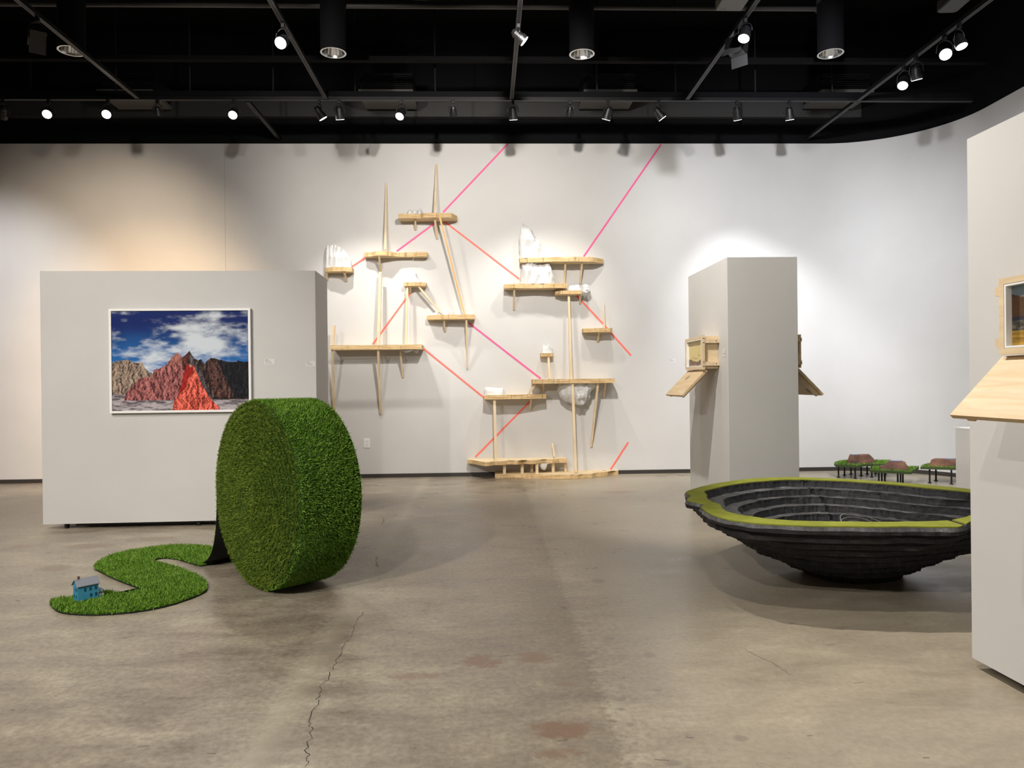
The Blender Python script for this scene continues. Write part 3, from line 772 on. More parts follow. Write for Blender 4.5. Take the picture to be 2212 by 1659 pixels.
def turf_table(poly, zt, legs, label, th=0.03, dens=9000):
    cx = sum(p[0] for p in poly) / len(poly); cy = sum(p[1] for p in poly) / len(poly)
    t = thing('turf_table', label, 'table', (cx, cy, 0), 'low turf tables by the back wall')
    bm = bmesh.new(); prism(bm, poly, zt - th, zt); link_mesh('table_slab', bm, M_SLAB, t)
    x, y = poly_pts(poly, dens)
    blades('turf', np.stack([x, y, np.full(len(x), zt)], 1), np.tile([0, 0, 1], (len(x), 1)), .022, .004, M_BLADE, t, .8)
    for x, y in legs:
        bm = bmesh.new(); tube(bm, (x, y, 0.006), (x, y, zt - th), .011, n=10); tube(bm, (x, y, 0), (x, y, .008), .024, n=14)
        link_mesh('leg', bm, M_CASTER, t)
    return t
def mesa(base, top, z0, z1, label, pool, shoulder=None):
    cx = sum(p[0] for p in base) / len(base); cy = sum(p[1] for p in base) / len(base)
    t = thing('clay_mesa', label, 'clay model', (cx, cy, z0))
    bm = bmesh.new(); rings = []
    def res(poly, n=6):
        out = []
        for i in range(len(poly)):
            a, b = Vector(poly[i]), Vector(poly[(i + 1) % len(poly)])
            out += [a.lerp(b, k / n) for k in range(n)]
        return out
    bb, tt = res(base), res(top)
    for f in (0, .3, .65, 1):
        rings.append([bm.verts.new((a.x + (b.x - a.x) * f ** 1.25 + (random.uniform(-.004, .004) if 0 < f < 1 else 0), a.y + (b.y - a.y) * f ** 1.25, z0 + (z1 - z0) * f)) for a, b in zip(bb, tt)])
    for r1, r2 in zip(rings, rings[1:]):
        for i in range(len(r1)): bm.faces.new((r1[i], r1[(i + 1) % len(r1)], r2[(i + 1) % len(r1)], r2[i]))
    f = bm.faces.new(rings[-1]); g = bm.faces.new(rings[0][::-1]); bmesh.ops.triangulate(bm, faces=[f, g])
    link_mesh('mesa_body', bm, M_CLAY, t)
    if shoulder:
        bm = bmesh.new(); sc_ = Vector((sum(p[0] for p in shoulder) / len(shoulder), sum(p[1] for p in shoulder) / len(shoulder)))
        a = [bm.verts.new((x, y, z0)) for x, y in shoulder]; b = [bm.verts.new((sc_.x + (x - sc_.x) * .8, sc_.y + (y - sc_.y) * .8, z0 + (z1 - z0) * .42)) for x, y in shoulder]
        n = len(a)
        for i in range(n): bm.faces.new((a[i], a[(i + 1) % n], b[(i + 1) % n], b[i]))
        bm.faces.new(b); bm.faces.new(a[::-1]); link_mesh('shoulder', bm, M_CLAY, t)
    bm = bmesh.new(); prism(bm, pool, z1 + .0005, z1 + .006); link_mesh('pool', bm, M_POOL, t)
    return t
def W2(px, py, z): p = atZ(px, py, z); return (p.x, p.y)
ZT = 0.185
def rectpx(pxL, pxR, tn, tf, z, skew=0.0):
    """slab between image columns pxL..pxR at near/far distances tn..tf"""
    a = atY(pxL, 1000, tn); b = atY(pxR, 1000, tn); 
    return [(a.x, tn), (b.x, tn), (b.x + skew, tf), (a.x + skew, tf)]
# left table: irregular slab
p1 = [W2(1800, 1001, ZT), W2(1840, 1004.5, ZT), W2(1862, 1003, ZT), W2(1925, 1005, ZT)]
fy = 10.25; ny = 9.82
def XX(px, Y): return atY(px, 1000, Y).x
poly1 = [(XX(1799, ny + .2), ny + .16), (XX(1806, ny), ny), (XX(1850, ny - .1), ny - .14), (XX(1866, ny), ny), (XX(1926, ny), ny - .02), (XX(1924, fy), fy), (XX(1832, fy + .1), fy + .1), (XX(1812, fy), fy)]
turf_table(poly1, ZT, [(XX(px, Y), Y) for px, Y in ((1811, ny + .08), (1847, ny - .05), (1883, ny + .06), (1824, ny + .3), (1860, ny + .22), (1838, fy - .02), (1873, fy - .02), (1891, fy), (1912, fy - .1))],
           'low table topped with green turf on thin black legs, the leftmost by the wall', dens=9000)
mb = [(XX(1830, ny + .1), ny + .12), (XX(1892, ny + .1), ny + .12), (XX(1890, fy - .05), fy - .06), (XX(1830, fy - .05), fy - .06)]
mt = [(XX(1833, ny + .2), ny + .16), (XX(1878, ny + .2), ny + .18), (XX(1877, fy - .1), fy - .1), (XX(1836, fy - .1), fy - .1)]
zz = ZT + .105
mesa(mb, mt, ZT + .001, zz, 'long brown clay mesa with a stepped foot and glossy top on the leftmost turf table',
     [(XX(1842, ny + .2), ny + .2), (XX(1858, ny + .2), ny + .2), (XX(1857, fy - .2), fy - .16), (XX(1843, fy - .2), fy - .16)],
     [(XX(1829, ny + .05), ny + .05), (XX(1893, ny + .05), ny + .05), (XX(1891, ny + .3), ny + .3), (XX(1831, ny + .3), ny + .3)])
# middle table
ny2, fy2 = 9.0, 9.45
poly2 = [(XX(1880, ny2 + .15), ny2 + .16), (XX(1958, ny2), ny2 - .10), (XX(1983, fy2), fy2 - .02), (XX(1893, fy2), fy2 + .06)]
turf_table(poly2, ZT + .005, [(XX(px, Y), Y) for px, Y in ((1898, ny2 + .14), (1904.5, ny2 + .22), (1911, ny2 + .32), (1939, ny2 + .06), (1945, ny2 + .02), (1950, ny2 + .16))],
           'low turf-topped table on clustered black legs, nearest to the black bowl')
mb = [(XX(1910, ny2 + .1), ny2 + .15), (XX(1957, ny2 + .1), ny2 + .02), (XX(1962, fy2 - .1), fy2 - .1), (XX(1915, fy2 - .1), fy2 - .02)]
mt = [(XX(1919, ny2 + .2), ny2 + .2), (XX(1948, ny2 + .2), ny2 + .12), (XX(1951, fy2 - .2), fy2 - .16), (XX(1921, fy2 - .1), fy2 - .1)]
mesa(mb, mt, ZT + .005, ZT + .105, 'wedge-shaped brown clay mesa with a sloping end on the middle turf table',
     [(XX(1924, ny2 + .2), ny2 + .22), (XX(1943, ny2 + .2), ny2 + .17), (XX(1945, ny2 + .3), ny2 + .27), (XX(1926, ny2 + .3), ny2 + .30)],
     [(XX(1897, ny2 + .2), ny2 + .2), (XX(1925, ny2 + .2), ny2 + .14), (XX(1928, ny2 + .33), ny2 + .3), (XX(1903, ny2 + .33), ny2 + .34)])
# right table
ny3, fy3 = 9.12, 9.55
poly3 = [(XX(1990, ny3 + .1), ny3 + .12), (XX(2092, ny3), ny3 - .10), (XX(2080, fy3), fy3 - .1), (XX(2003, fy3), fy3)]
turf_table(poly3, ZT + .025, [(XX(px, Y), Y) for px, Y in ((2008, ny3 + .12), (2055, ny3 + .0), (2021.5, ny3 + .34), (2086, ny3 - .0), (2080, ny3 + .3))],
           'low table topped with green turf on thin black legs beside the white plinth')
mb = [(XX(2008, ny3 + .1), ny3 + .12), (XX(2085, ny3 + .1), ny3 + .0), (XX(2085, fy3 - .1), fy3 - .12), (XX(2012, fy3 - .1), fy3 - .08)]
mt = [(XX(2015, ny3 + .15), ny3 + .18), (XX(2078, ny3 + .1), ny3 + .08), (XX(2078, fy3 - .2), fy3 - .18), (XX(2018, fy3 - .1), fy3 - .12)]
mesa(mb, mt, ZT + .025, ZT + .11, 'long flat-topped brown clay mesa on the turf table beside the white plinth',
     [(XX(2040, ny3 + .2), ny3 + .18), (XX(2062, ny3 + .15), ny3 + .14), (XX(2062, ny3 + .25), ny3 + .24), (XX(2041, ny3 + .3), ny3 + .28)])
# ------------------------------------------------------------------ turf roll with its unrolled tail
RR = 0.612
AX = Vector((0.741, 0.668, 0)).normalized(); PP = Vector((-AX.y, AX.x, 0))     # AX: along the axis, away; PP: along the floor, to the left
RW = 0.42
near0 = Vector((-1.525, 4.925, 0))           # contact point of the near face
roll = thing('turf_roll', 'huge standing roll of artificial grass with its loose end winding over the concrete floor', 'turf roll', near0 + AX * RW / 2)
CEN = near0 + Vector((0, 0, RR + .012))
def rp(ang, r, s):     # ang from +PP towards +Z
    return CEN + PP * (r * math.cos(ang)) + Vector((0, 0, r * math.sin(ang))) + AX * s
def face_h(r, ang):    # bulge of the wound edge: spiral ridges
    k = (r / 0.040 - ang / (2 * math.pi))
    return 0.006 * math.cos(2 * math.pi * k) + 0.012 * (1 - (r / RR) ** 4)
bm = bmesh.new(); NA = 160; NR = 60
grid = []
for i in range(NR + 1):
    r = RR * (0.02 + 0.98 * i / NR)
    grid.append([bm.verts.new(rp(2 * math.pi * j / NA, r, -face_h(r, 2 * math.pi * j / NA) * (1 if i < NR - 1 else .2))) for j in range(NA)])
for i in range(NR):
    for j in range(NA): bm.faces.new((grid[i][j], grid[i + 1][j], grid[i + 1][(j + 1) % NA], grid[i][(j + 1) % NA]))
bm.faces.new(grid[0])
far = [bm.verts.new(rp(2 * math.pi * j / NA, RR, RW)) for j in range(NA)]
for j in range(NA): bm.faces.new((grid[-1][j], far[j], far[(j + 1) % NA], grid[-1][(j + 1) % NA]))
bm.faces.new(far[::-1])
link_mesh('wound_turf', bm, M_TURFBASE, roll, smooth=True)
# blades on the tread
n = 56000
ang = RS.rand(n) * 2 * math.pi; s = RS.rand(n) * RW
k = (np.sin(ang) > -0.985); ang, s = ang[k], s[k]
cp, sp_ = np.cos(ang)[:, None], np.sin(ang)[:, None]
PPn, AXn, Zn, Cn = np.array(PP), np.array(AX), np.array([0, 0, 1.0]), np.array(CEN)
Nn = cp * PPn + sp_ * Zn
blades('turf_pile', Cn + Nn * RR + s[:, None] * AXn, Nn, .019, .0032, M_BLADE, roll, .75)
# blades on the near face, following the spiral winding
n = 70000
r = RR * np.sqrt(RS.rand(n)); ang = RS.rand(n) * 2 * math.pi
kk = r / 0.040 - ang / (2 * math.pi)
h = 0.006 * np.cos(2 * math.pi * kk) + 0.012 * (1 - (r / RR) ** 4)
keep = RS.rand(n) < 0.35 + 0.65 * (0.5 + 0.5 * np.cos(2 * math.pi * kk)); r, ang, h, kk = r[keep], ang[keep], h[keep], kk[keep]
rad = np.cos(ang)[:, None] * PPn + np.sin(ang)[:, None] * Zn
slope = np.sin(2 * math.pi * kk)[:, None]
Nf = -AXn * 0.75 + rad * (0.55 + 0.5 * slope)
Nf /= np.linalg.norm(Nf, axis=1)[:, None]
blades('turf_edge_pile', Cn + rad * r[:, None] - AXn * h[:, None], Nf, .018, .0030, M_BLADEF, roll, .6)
# sweep of turf coming off the roll
def bez(p0, p1, p2, p3, t): return p0 * (1 - t) ** 3 + p1 * 3 * t * (1 - t) ** 2 + p2 * 3 * t * t * (1 - t) + p3 * t ** 3
b0, b1, b2, b3 = np.array([RR + .012, RR * 1.05]), np.array([RR + .014, .30]), np.array([RR + .05, .06]), np.array([RR + .34, .008])
T = np.linspace(0, 1, 26)
curve = np.array([bez(b0, b1, b2, b3, t) for t in T])
# start of the sweep follows the roll
pre = np.array([[(RR + .012) * math.cos(a), RR + .012 + (RR + .012) * math.sin(a)] for a in np.linspace(0.9, 0.04, 10)])
curve = np.concatenate([pre, curve])
tan = np.gradient(curve, axis=0); tan /= np.linalg.norm(tan, axis=1)[:, None]
nrm = np.stack([-tan[:, 1], tan[:, 0]], 1)   # outer side
if nrm[0][0] < 0: nrm = -nrm
bm = bmesh.new(); rows = []
for c_, n_ in zip(curve, nrm):
    P_ = near0 + PP * c_[0] + Vector((0, 0, c_[1])); N_ = PP * n_[0] + Vector((0, 0, n_[1]))
    rows.append([bm.verts.new(P_ + AX * a + N_ * o) for a, o in ((0, 0), (RW, 0), (RW, .007), (0, .007))])
for i in range(len(rows) - 1):
    for k in range(4):
        f = bm.faces.new((rows[i][k], rows[i][(k + 1) % 4], rows[i + 1][(k + 1) % 4], rows[i + 1][k])); f.material_index = 1 if k == 2 else 0
bm.faces.new(rows[0]); bm.faces.new(rows[-1][::-1])
tail_s = link_mesh('loose_sweep', bm, [M_TURFBACK, M_TURFBASE], roll, smooth=False)
n = 15000; fi = RS.rand(n) * (len(curve) - 1); i0 = fi.astype(int); fr = (fi - i0)[:, None]
cc = curve[i0] * (1 - fr) + curve[i0 + 1] * fr; n2_ = nrm[i0] * (1 - fr) + nrm[i0 + 1] * fr
N3 = n2_[:, :1] * PPn + n2_[:, 1:] * Zn
P3 = np.array(near0) + cc[:, :1] * PPn + cc[:, 1:] * Zn + (RS.rand(n) * RW)[:, None] * AXn + N3 * .007
blades('sweep_pile', P3, N3, .020, .0034, M_BLADE, roll, .7)
# flat winding tail
ZB = 0.013
outl = [(440, 1221), (424, 1219), (400, 1211.5), (378, 1205.5), (355, 1203.5), (338, 1206), (328, 1210.5), (340, 1214), (365, 1219), (395, 1229), (425, 1241), (443, 1252), (449, 1263),
        (447, 1274), (430, 1284), (400, 1295), (365, 1306), (330, 1314), (290, 1320), (250, 1324), (210, 1326), (180, 1326), (140, 1323), (122, 1318), (112, 1308), (105, 1298), (120, 1292), (160, 1290), (205, 1284), (222, 1277), (238, 1277), (252, 1282),
        (275, 1281), (300, 1276), (311, 1272.5), (290, 1265), (262, 1255), (235, 1243), (213, 1232), (202, 1226), (207, 1216), (225, 1206), (245, 1197), (275, 1190), (305, 1185.5), (335, 1181), (370, 1177.5), (400, 1176.5), (430, 1178), (453, 1180)]
poly = [W2(px, py, ZB) for px, py in outl]
e0 = near0 + PP * (RR + .34); e1 = e0 + AX * RW
poly += [(e1 + PP * .02).xy[:], ((e1 + e0) / 2).xy[:]]
poly = [tuple(p) for p in poly]
# round the outline once (Chaikin)
def chaikin(P):
    out = []
    for i in range(len(P)):
        a, b = P[i], P[(i + 1) % len(P)]
        out += [(a[0] * .75 + b[0] * .25, a[1] * .75 + b[1] * .25), (a[0] * .25 + b[0] * .75, a[1] * .25 + b[1] * .75)]
    return out
polyc = chaikin(poly)
bm = bmesh.new(); prism(bm, polyc, 0.002, ZB - .004, 0, 1)
link_mesh('tail_mat', bm, [M_TURFBASE, M_TURFBACK], roll)
x, y = poly_pts(polyc, 42000)
dz = ZB - .004
dirn = np.stack([0.35 * np.sin(x * 3 + y * 2), 0.35 * np.cos(x * 2 - y * 4), np.ones(len(x))], 1)
blades('tail_pile', np.stack([x, y, np.full(len(x), dz)], 1), dirn, .023, .0036, M_BLADE, roll, .8)

# ------------------------------------------------------------------ little blue house
M_BLUE = mat('blue_siding', (0.045, 0.27, 0.42), 0.5)
_tc = nd(M_BLUE, 'ShaderNodeTexCoord'); _w = nd(M_BLUE, 'ShaderNodeTexWave', bands_direction='Z'); _w.inputs['Scale'].default_value = 60
lk(M_BLUE, _tc.outputs['Object'], _w.inputs['Vector']); bump(M_BLUE, _w.outputs[0], .35, .0015)
M_ROOF = mat('grey_roof', (0.21, 0.22, 0.25), 0.6)
M_DKBLUE = mat('dark_blue_window', (0.012, 0.05, 0.09), 0.25)
M_TRIM = mat('blue_trim', (0.03, 0.16, 0.26), 0.5)
M_BRICK = mat('chimney_brown', (0.13, 0.07, 0.055), 0.7)
hp = atZ(168.5, 1297, .028); hr = atZ(213, 1287.5, .028)       # near-left and near-right corners
hx = (hr - hp).normalized(); hy = Vector((-hx.y, hx.x, 0)); hl = (hr - hp).length
hz0 = .020
# gable side goes away to the left
hd = 0.075
house = thing('model_house', 'tiny blue two-storey model house with grey gable roof standing on the turf tail', 'model house', hp + hx * hl / 2 + hy * hd / 2 + Vector((0, 0, -.01)))
def H(a, b, z): return Vector((hp.x, hp.y, hz0)) + hx * a + hy * b + Vector((0, 0, z))
wh = 0.092; rh = 0.032
bm = bmesh.new()
pts = [H(0, 0, 0), H(0, hd, 0), H(0, hd, wh), H(0, hd / 2, wh + rh), H(0, 0, wh)]
a = [bm.verts.new(p) for p in pts]; b = [bm.verts.new(p + hx * hl) for p in pts]
for i in range(5): bm.faces.new((a[i], a[(i + 1) % 5], b[(i + 1) % 5], b[i]))
bm.faces.new(a); bm.faces.new(b[::-1]); link_mesh('house_walls', bm, M_BLUE, house)
bm = bmesh.new(); ov = .008
for sgn, e in ((-1, 0), (1, hd)):
    p_r0, p_r1 = H(-ov, hd / 2, wh + rh + .003), H(hl + ov, hd / 2, wh + rh + .003)
    e0_, e1_ = H(-ov, e + sgn * ov, wh - .004), H(hl + ov, e + sgn * ov, wh - .004)
    up_ = Vector((0, 0, .004))
    v = [bm.verts.new(p) for p in (p_r0, p_r1, e1_, e0_, p_r0 + up_, p_r1 + up_, e1_ + up_, e0_ + up_)]
    for f in ((0, 1, 2, 3), (7, 6, 5, 4), (0, 4, 5, 1), (1, 5, 6, 2), (2, 6, 7, 3), (3, 7, 4, 0)): bm.faces.new([v[i] for i in f])
link_mesh('roof', bm, M_ROOF, house)
bm = bmesh.new(); obox(bm, H(hl * .15, hd * .5, wh + rh + .008), hx * .005, hy * .005, (0, 0, .012)); obox(bm, H(hl * .15, hd * .5, wh + rh + .0195), hx * .0065, hy * .0065, (0, 0, .002)); link_mesh('chimney', bm, M_BRICK, house)
def win(c, ax, n, w, h):
    bm = bmesh.new(); obox(bm, c + n * .0006, ax * w / 2, n * .001, (0, 0, h / 2)); o = link_mesh('window', bm, M_TRIM, house)
    bm = bmesh.new()
    for s in (-1, 1): obox(bm, c + n * .0016 + Vector((0, 0, s * h * .23)), ax * w * .38, n * .0006, (0, 0, h * .19))
    link_mesh('pane', bm, M_DKBLUE, o)
for a_, z in ((.34, .066), (.60, .066), (.86, .066), (.62, .026), (.87, .026)): win(H(hl * a_, 0, z), hx, -hy, .013, .022)
for b_, z in ((.3, .026), (.72, .026), (.5, .068), (.2, .068)): win(H(0, hd * b_, z), hy, -hx, .011, .02)
bm = bmesh.new(); q = H(hl, 0, 0)      # side porch
obox(bm, H(hl + .017, hd * .5, .042), hx * .017, hy * hd * .45, (0, 0, .0015)); 
for b_ in (.1, .9): obox(bm, H(hl + .031, hd * b_, .021), hx * .0015, hy * .0015, (0, 0, .021))
obox(bm, H(hl + .017, hd * .5, .002), hx * .017, hy * hd * .45, (0, 0, .002))
link_mesh('porch', bm, M_TRIM, house)
bm = bmesh.new()
for z in (.010, .018): path_tube(bm, [H(hl + .003, hd * .05, z), H(hl + .033, hd * .05, z), H(hl + .033, hd * .95, z)], .0012, 6)
link_mesh('porch_rail', bm, M_WHITEP, house)

# ------------------------------------------------------------------ stepped black pit sculpture
M_FOAM = mat('black_carved_foam', (0.03, 0.03, 0.032), 0.62, spec=0.4)
_n1 = noise_tex(M_FOAM, 5.0, 8, 0.7, stretch=(1, 1, 5)); _n2 = noise_tex(M_FOAM, 26.0, 6, 0.75, stretch=(1, 1, 2.5))
_f = mth(M_FOAM, 'ADD', mth(M_FOAM, 'MULTIPLY', _n1.outputs[0], .5), mth(M_FOAM, 'MULTIPLY', _n2.outputs[0], .5))
_r = ramp(M_FOAM, _f, [(.36, (0.010, 0.010, 0.012)), (.53, (0.024, 0.024, 0.027)), (.61, (0.05, 0.05, 0.053)), (.70, (0.20, 0.20, 0.195))])
lk(M_FOAM, _r.outputs[0], bsdf(M_FOAM).inputs['Base Color']); bump(M_FOAM, _n2.outputs[0], .5, .012)
M_GREYFOAM = mat('light_grey_foam', (0.1, 0.1, 0.1), 0.6, spec=0.4)  # lighter grey foam for the inner treads and upper rim face
_n3 = noise_tex(M_GREYFOAM, 7.0, 8, 0.72); _r = ramp(M_GREYFOAM, _n3.outputs[0], [(.34, (0.020, 0.020, 0.022)), (.46, (0.075, 0.075, 0.078)), (.58, (0.13, 0.13, 0.132)), (.70, (0.30, 0.30, 0.29))])
lk(M_GREYFOAM, _r.outputs[0], bsdf(M_GREYFOAM).inputs['Base Color']); bump(M_GREYFOAM, _n3.outputs[0], .6, .015)
M_LIME = mat('lime_flocking', (0.32, 0.35, 0.045), 0.85, spec=0.15)
_n = noise_tex(M_LIME, 9, 6, .7); _r = ramp(M_LIME, _n.outputs[0], [(.3, (0.205, 0.225, 0.028)), (.7, (0.31, 0.325, 0.045))]); lk(M_LIME, _r.outputs[0], bsdf(M_LIME).inputs['Base Color'])
ZR = 0.52
outer_px = [(1480, 1063), (1502, 1055), (1525, 1049), (1575, 1040), (1629, 1033.5), (1674, 1031.5), (1712, 1031), (1778, 1033), (1868, 1038), (1957, 1044), (2017, 1049), (2096, 1057)]
outer_px2 = [(2096, 1128), (2074, 1139), (1957, 1138), (1838, 1138), (1718, 1136), (1629, 1131), (1575, 1124), (1540, 1114), (1520, 1103), (1513, 1096), (1519, 1089), (1500, 1085), (1482, 1081), (1484, 1077), (1493, 1071), (1484, 1067)]
inner_px = [(1523, 1062), (1554, 1054), (1599, 1045.5), (1659, 1039.5), (1709, 1036.5), (1778, 1038), (1868, 1043), (1957, 1050), (2002, 1055), (2096, 1064)]
inner_px2 = [(2096, 1113), (2047, 1124.5), (1957, 1127), (1838, 1127), (1718, 1125), (1659, 1121), (1599, 1112), (1570, 1105), (1562, 1098), (1558, 1090), (1540, 1084), (1530, 1077), (1529, 1069)]
C0 = Vector((2.66, 5.08, 0))
def polar(pxs):
    out = []
    for px, py in pxs:
        p = atZ(px, py, ZR) - Vector((C0.x, C0.y, ZR)); out.append((math.atan2(p.y, p.x), math.hypot(p.x, p.y)))
    return out
NB = 420
TH = np.linspace(-math.pi, math.pi, NB, endpoint=False)
def prof(pxs, extra):
    L = polar(pxs) + extra; L.sort(); a = np.array([q[0] for q in L]); r_ = np.array([q[1] for q in L])
    return np.interp(TH, a, r_, period=2 * math.pi)
po = polar(outer_px + outer_px2)
gA = polar([(2096, 1128)])[0][0]; gB = polar([(2096, 1057)])[0][0]
ell = lambda a, A, B: A * B / math.hypot(B * math.cos(a), A * math.sin(a))
hid = [a for a in np.linspace(gA, gB, 12)[1:-1]]
RO = prof(outer_px + outer_px2, [(a, ell(a, 1.22, .97) * (1 + .03 * math.sin(5 * a))) for a in hid])
RI = prof(inner_px + inner_px2, [(a, ell(a, 1.22, .97) * (1 + .03 * math.sin(5 * a)) - .16) for a in hid])
RI = np.minimum(RI, RO - .05)
def nz(k, fq, seed=0):
    return np.array([mnoise.noise(Vector((math.cos(a) * fq, math.sin(a) * fq, k * 3.7 + seed))) for a in TH])
SO = [1.0, .935, .84, .74, .645, .55, .455, .365, .27]
NL = len(SO); dzl = ZR / NL
bc = atZ(1868, 1262, 0) + Vector((0.08, 0.30, 0))       # centre of the foot
pit = thing('stepped_pit_sculpture', 'big black stepped bowl with a lime green rim standing on the floor', 'sculpture', (bc.x, bc.y, 0))
bm = bmesh.new()
def ring(r_, z, shift, zn=0.0, seed=0):
    o = C0.lerp(Vector((bc.x, bc.y, 0)), shift)
    zz_ = nz(seed, 9, 5.0) * zn if zn else np.zeros(NB)
    return [bm.verts.new((o.x + r_[i] * math.cos(TH[i]), o.y + r_[i] * math.sin(TH[i]), z + zz_[i])) for i in range(NB)]
def bridge(A, B, mi=0):
    for i in range(NB):
        f = bm.faces.new((A[i], A[(i + 1) % NB], B[(i + 1) % NB], B[i])); f.material_index = mi
def sm(r_, k):      # smooth the outline progressively for deeper layers
    k = int(k)
    if k <= 0: return r_
    ker = np.ones(2 * k + 1) / (2 * k + 1)
    return np.convolve(np.concatenate([r_[-k:], r_, r_[:k]]), ker, 'valid')
crk_a = polar([(1713, 1031)])[0][0]
crk_b = polar([(2085, 1135)])[0][0]
def notch(r_, depth, a0, w, amt):
    d = np.abs((TH - a0 + math.pi) % (2 * math.pi) - math.pi)
    return r_ + amt * np.clip(1 - d / w, 0, 1)
rings_o = []
for k in range(NL):
    base = sm(RO, k * 7) * SO[k] * (1 + .030 * nz(k, 6)) if k else RO
    z1_, z0_ = ZR - k * dzl - (0.004 if k == 0 else 0), ZR - (k + 1) * dzl
    sh = min(1, k / 5)
    j = nz(k, 22, 9) * .013 + nz(k, 60, 3) * .0015
    top_ = base + (j if k else 0)
    rings_o.append(ring(top_, z1_, sh))
    rings_o.append(ring(base + j + .010, z1_ - dzl * .35, sh, .006, k))
    rings_o.append(ring(base + j * 1.5 + .002, z0_ + .012, sh, .004 if k < NL - 1 else 0, k + 20))
    if k < NL - 1: rings_o.append(ring(base * .985 - .012, z0_ + .004, sh))
    else: rings_o.append(ring(base * .97, 0.0, sh))
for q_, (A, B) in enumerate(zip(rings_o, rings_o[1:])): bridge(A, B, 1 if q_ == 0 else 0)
cap = bm.faces.new(rings_o[-1])
# inside terraces
SI = [1.0, .875, .77, .665, .56, .455, .35]
rings_i = []; zcur = ZR - .004; dzi = .050
for k in range(len(SI)):
    base = (sm(RI, k * 7) * SI[k] * (1 + .015 * nz(k + 30, 6))) if k else RI
    j = nz(k + 40, 24) * .010 + nz(k, 60, 8) * .0015
    ca = crk_a - .035 * k + .02 * math.sin(k * 2.1)
    amt = .05 if k else .03
    b2_ = notch(base, 0, ca, .018, amt)
    b3_ = notch(base + j, 0, ca - .012, .018, amt)
    sh = min(1, k / 5) * .8
    rings_i.append(ring(b2_, zcur, sh, 0 if k == 0 else .004, k + 50))
    rings_i.append(ring(b3_ - .004, zcur - .02, sh)); 
    zcur -= dzi
    rings_i.append(ring(b3_ - .016, zcur, sh, .006, k + 60))
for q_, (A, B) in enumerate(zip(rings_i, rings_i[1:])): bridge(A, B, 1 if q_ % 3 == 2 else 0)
fl = bm.faces.new(rings_i[-1])
bridge(rings_o[0], rings_i[0])
bmesh.ops.triangulate(bm, faces=[cap, fl])
link_mesh('carved_bowl', bm, [M_FOAM, M_GREYFOAM], pit)
# lime rim, following the outline with a nibbled edge; broken in two places
bm = bmesh.new()
gap = lambda a: abs((a - crk_b + math.pi) % (2 * math.pi) - math.pi) < .018 or abs((a - crk_a + math.pi) % (2 * math.pi) - math.pi) < .006
ro_ = RO - .006 + nz(3, 30) * .004; ri_ = RI + .006 + nz(8, 30) * .004
for i in range(NB):
    k = (i + 1) % NB
    if gap(TH[i]) : continue
    P4 = [Vector((C0.x + r_ * math.cos(TH[q]), C0.y + r_ * math.sin(TH[q]), 0)) for q, r_ in ((i, ro_[i]), (k, ro_[k]), (k, ri_[k]), (i, ri_[i]))]
    v0 = [bm.verts.new(p + Vector((0, 0, ZR - .004))) for p in P4]; v1 = [bm.verts.new(p + Vector((0, 0, ZR + .003))) for p in P4]
    for f in ((0, 1, 2, 3), (7, 6, 5, 4), (0, 4, 5, 1), (1, 5, 6, 2), (2, 6, 7, 3), (3, 7, 4, 0)): bm.faces.new([(v0 + v1)[q] for q in f])
bmesh.ops.remove_doubles(bm, verts=bm.verts[:], dist=.0002)
link_mesh('rim_flocking', bm, M_LIME, pit)
# coil of clear wire with pale chips lying inside
zin = zcur + .006
c = Vector((C0.lerp(bc, .8).x, C0.lerp(bc, .8).y, zin))
M_WIRE = mat('grey_wire', (0.45, 0.44, 0.42), 0.3, metal=.6)
bm = bmesh.new()
for k in range(3):
    R_ = .13 + .03 * k; ex = .05 * (k - 1) + .06
    path_tube(bm, [c + Vector((ex + R_ * math.cos(a), .6 * R_ * math.sin(a) + .03 * k, .010 + .02 * k + .078 * (1 + math.sin(a - .3 * k)) )) for a in np.linspace(0, 2 * math.pi, 48, endpoint=False)], .0035, 6, closed=True)
w_ = link_mesh('wire_coil', bm, M_WIRE, smooth=True); tag(w_, 'loose coil of pale wire lying in the bottom of the black stepped bowl', 'wire')
bm = bmesh.new()
for k in range(26):
    p = c + Vector((random.uniform(-.2, .2), random.uniform(-.12, .12), .012)); s_ = random.uniform(.006, .018)
    obox(bm, p, (s_, 0, random.uniform(-.004, .004)), (0, s_ * .7, 0), (0, 0, s_ * .5))
ch = link_mesh('pale_chips', bm, mat('pale_gold_chips', (0.55, 0.50, 0.28), 0.4)); tag(ch, 'scatter of small pale chips lying in the bottom of the black stepped bowl', 'chips', kind='stuff')
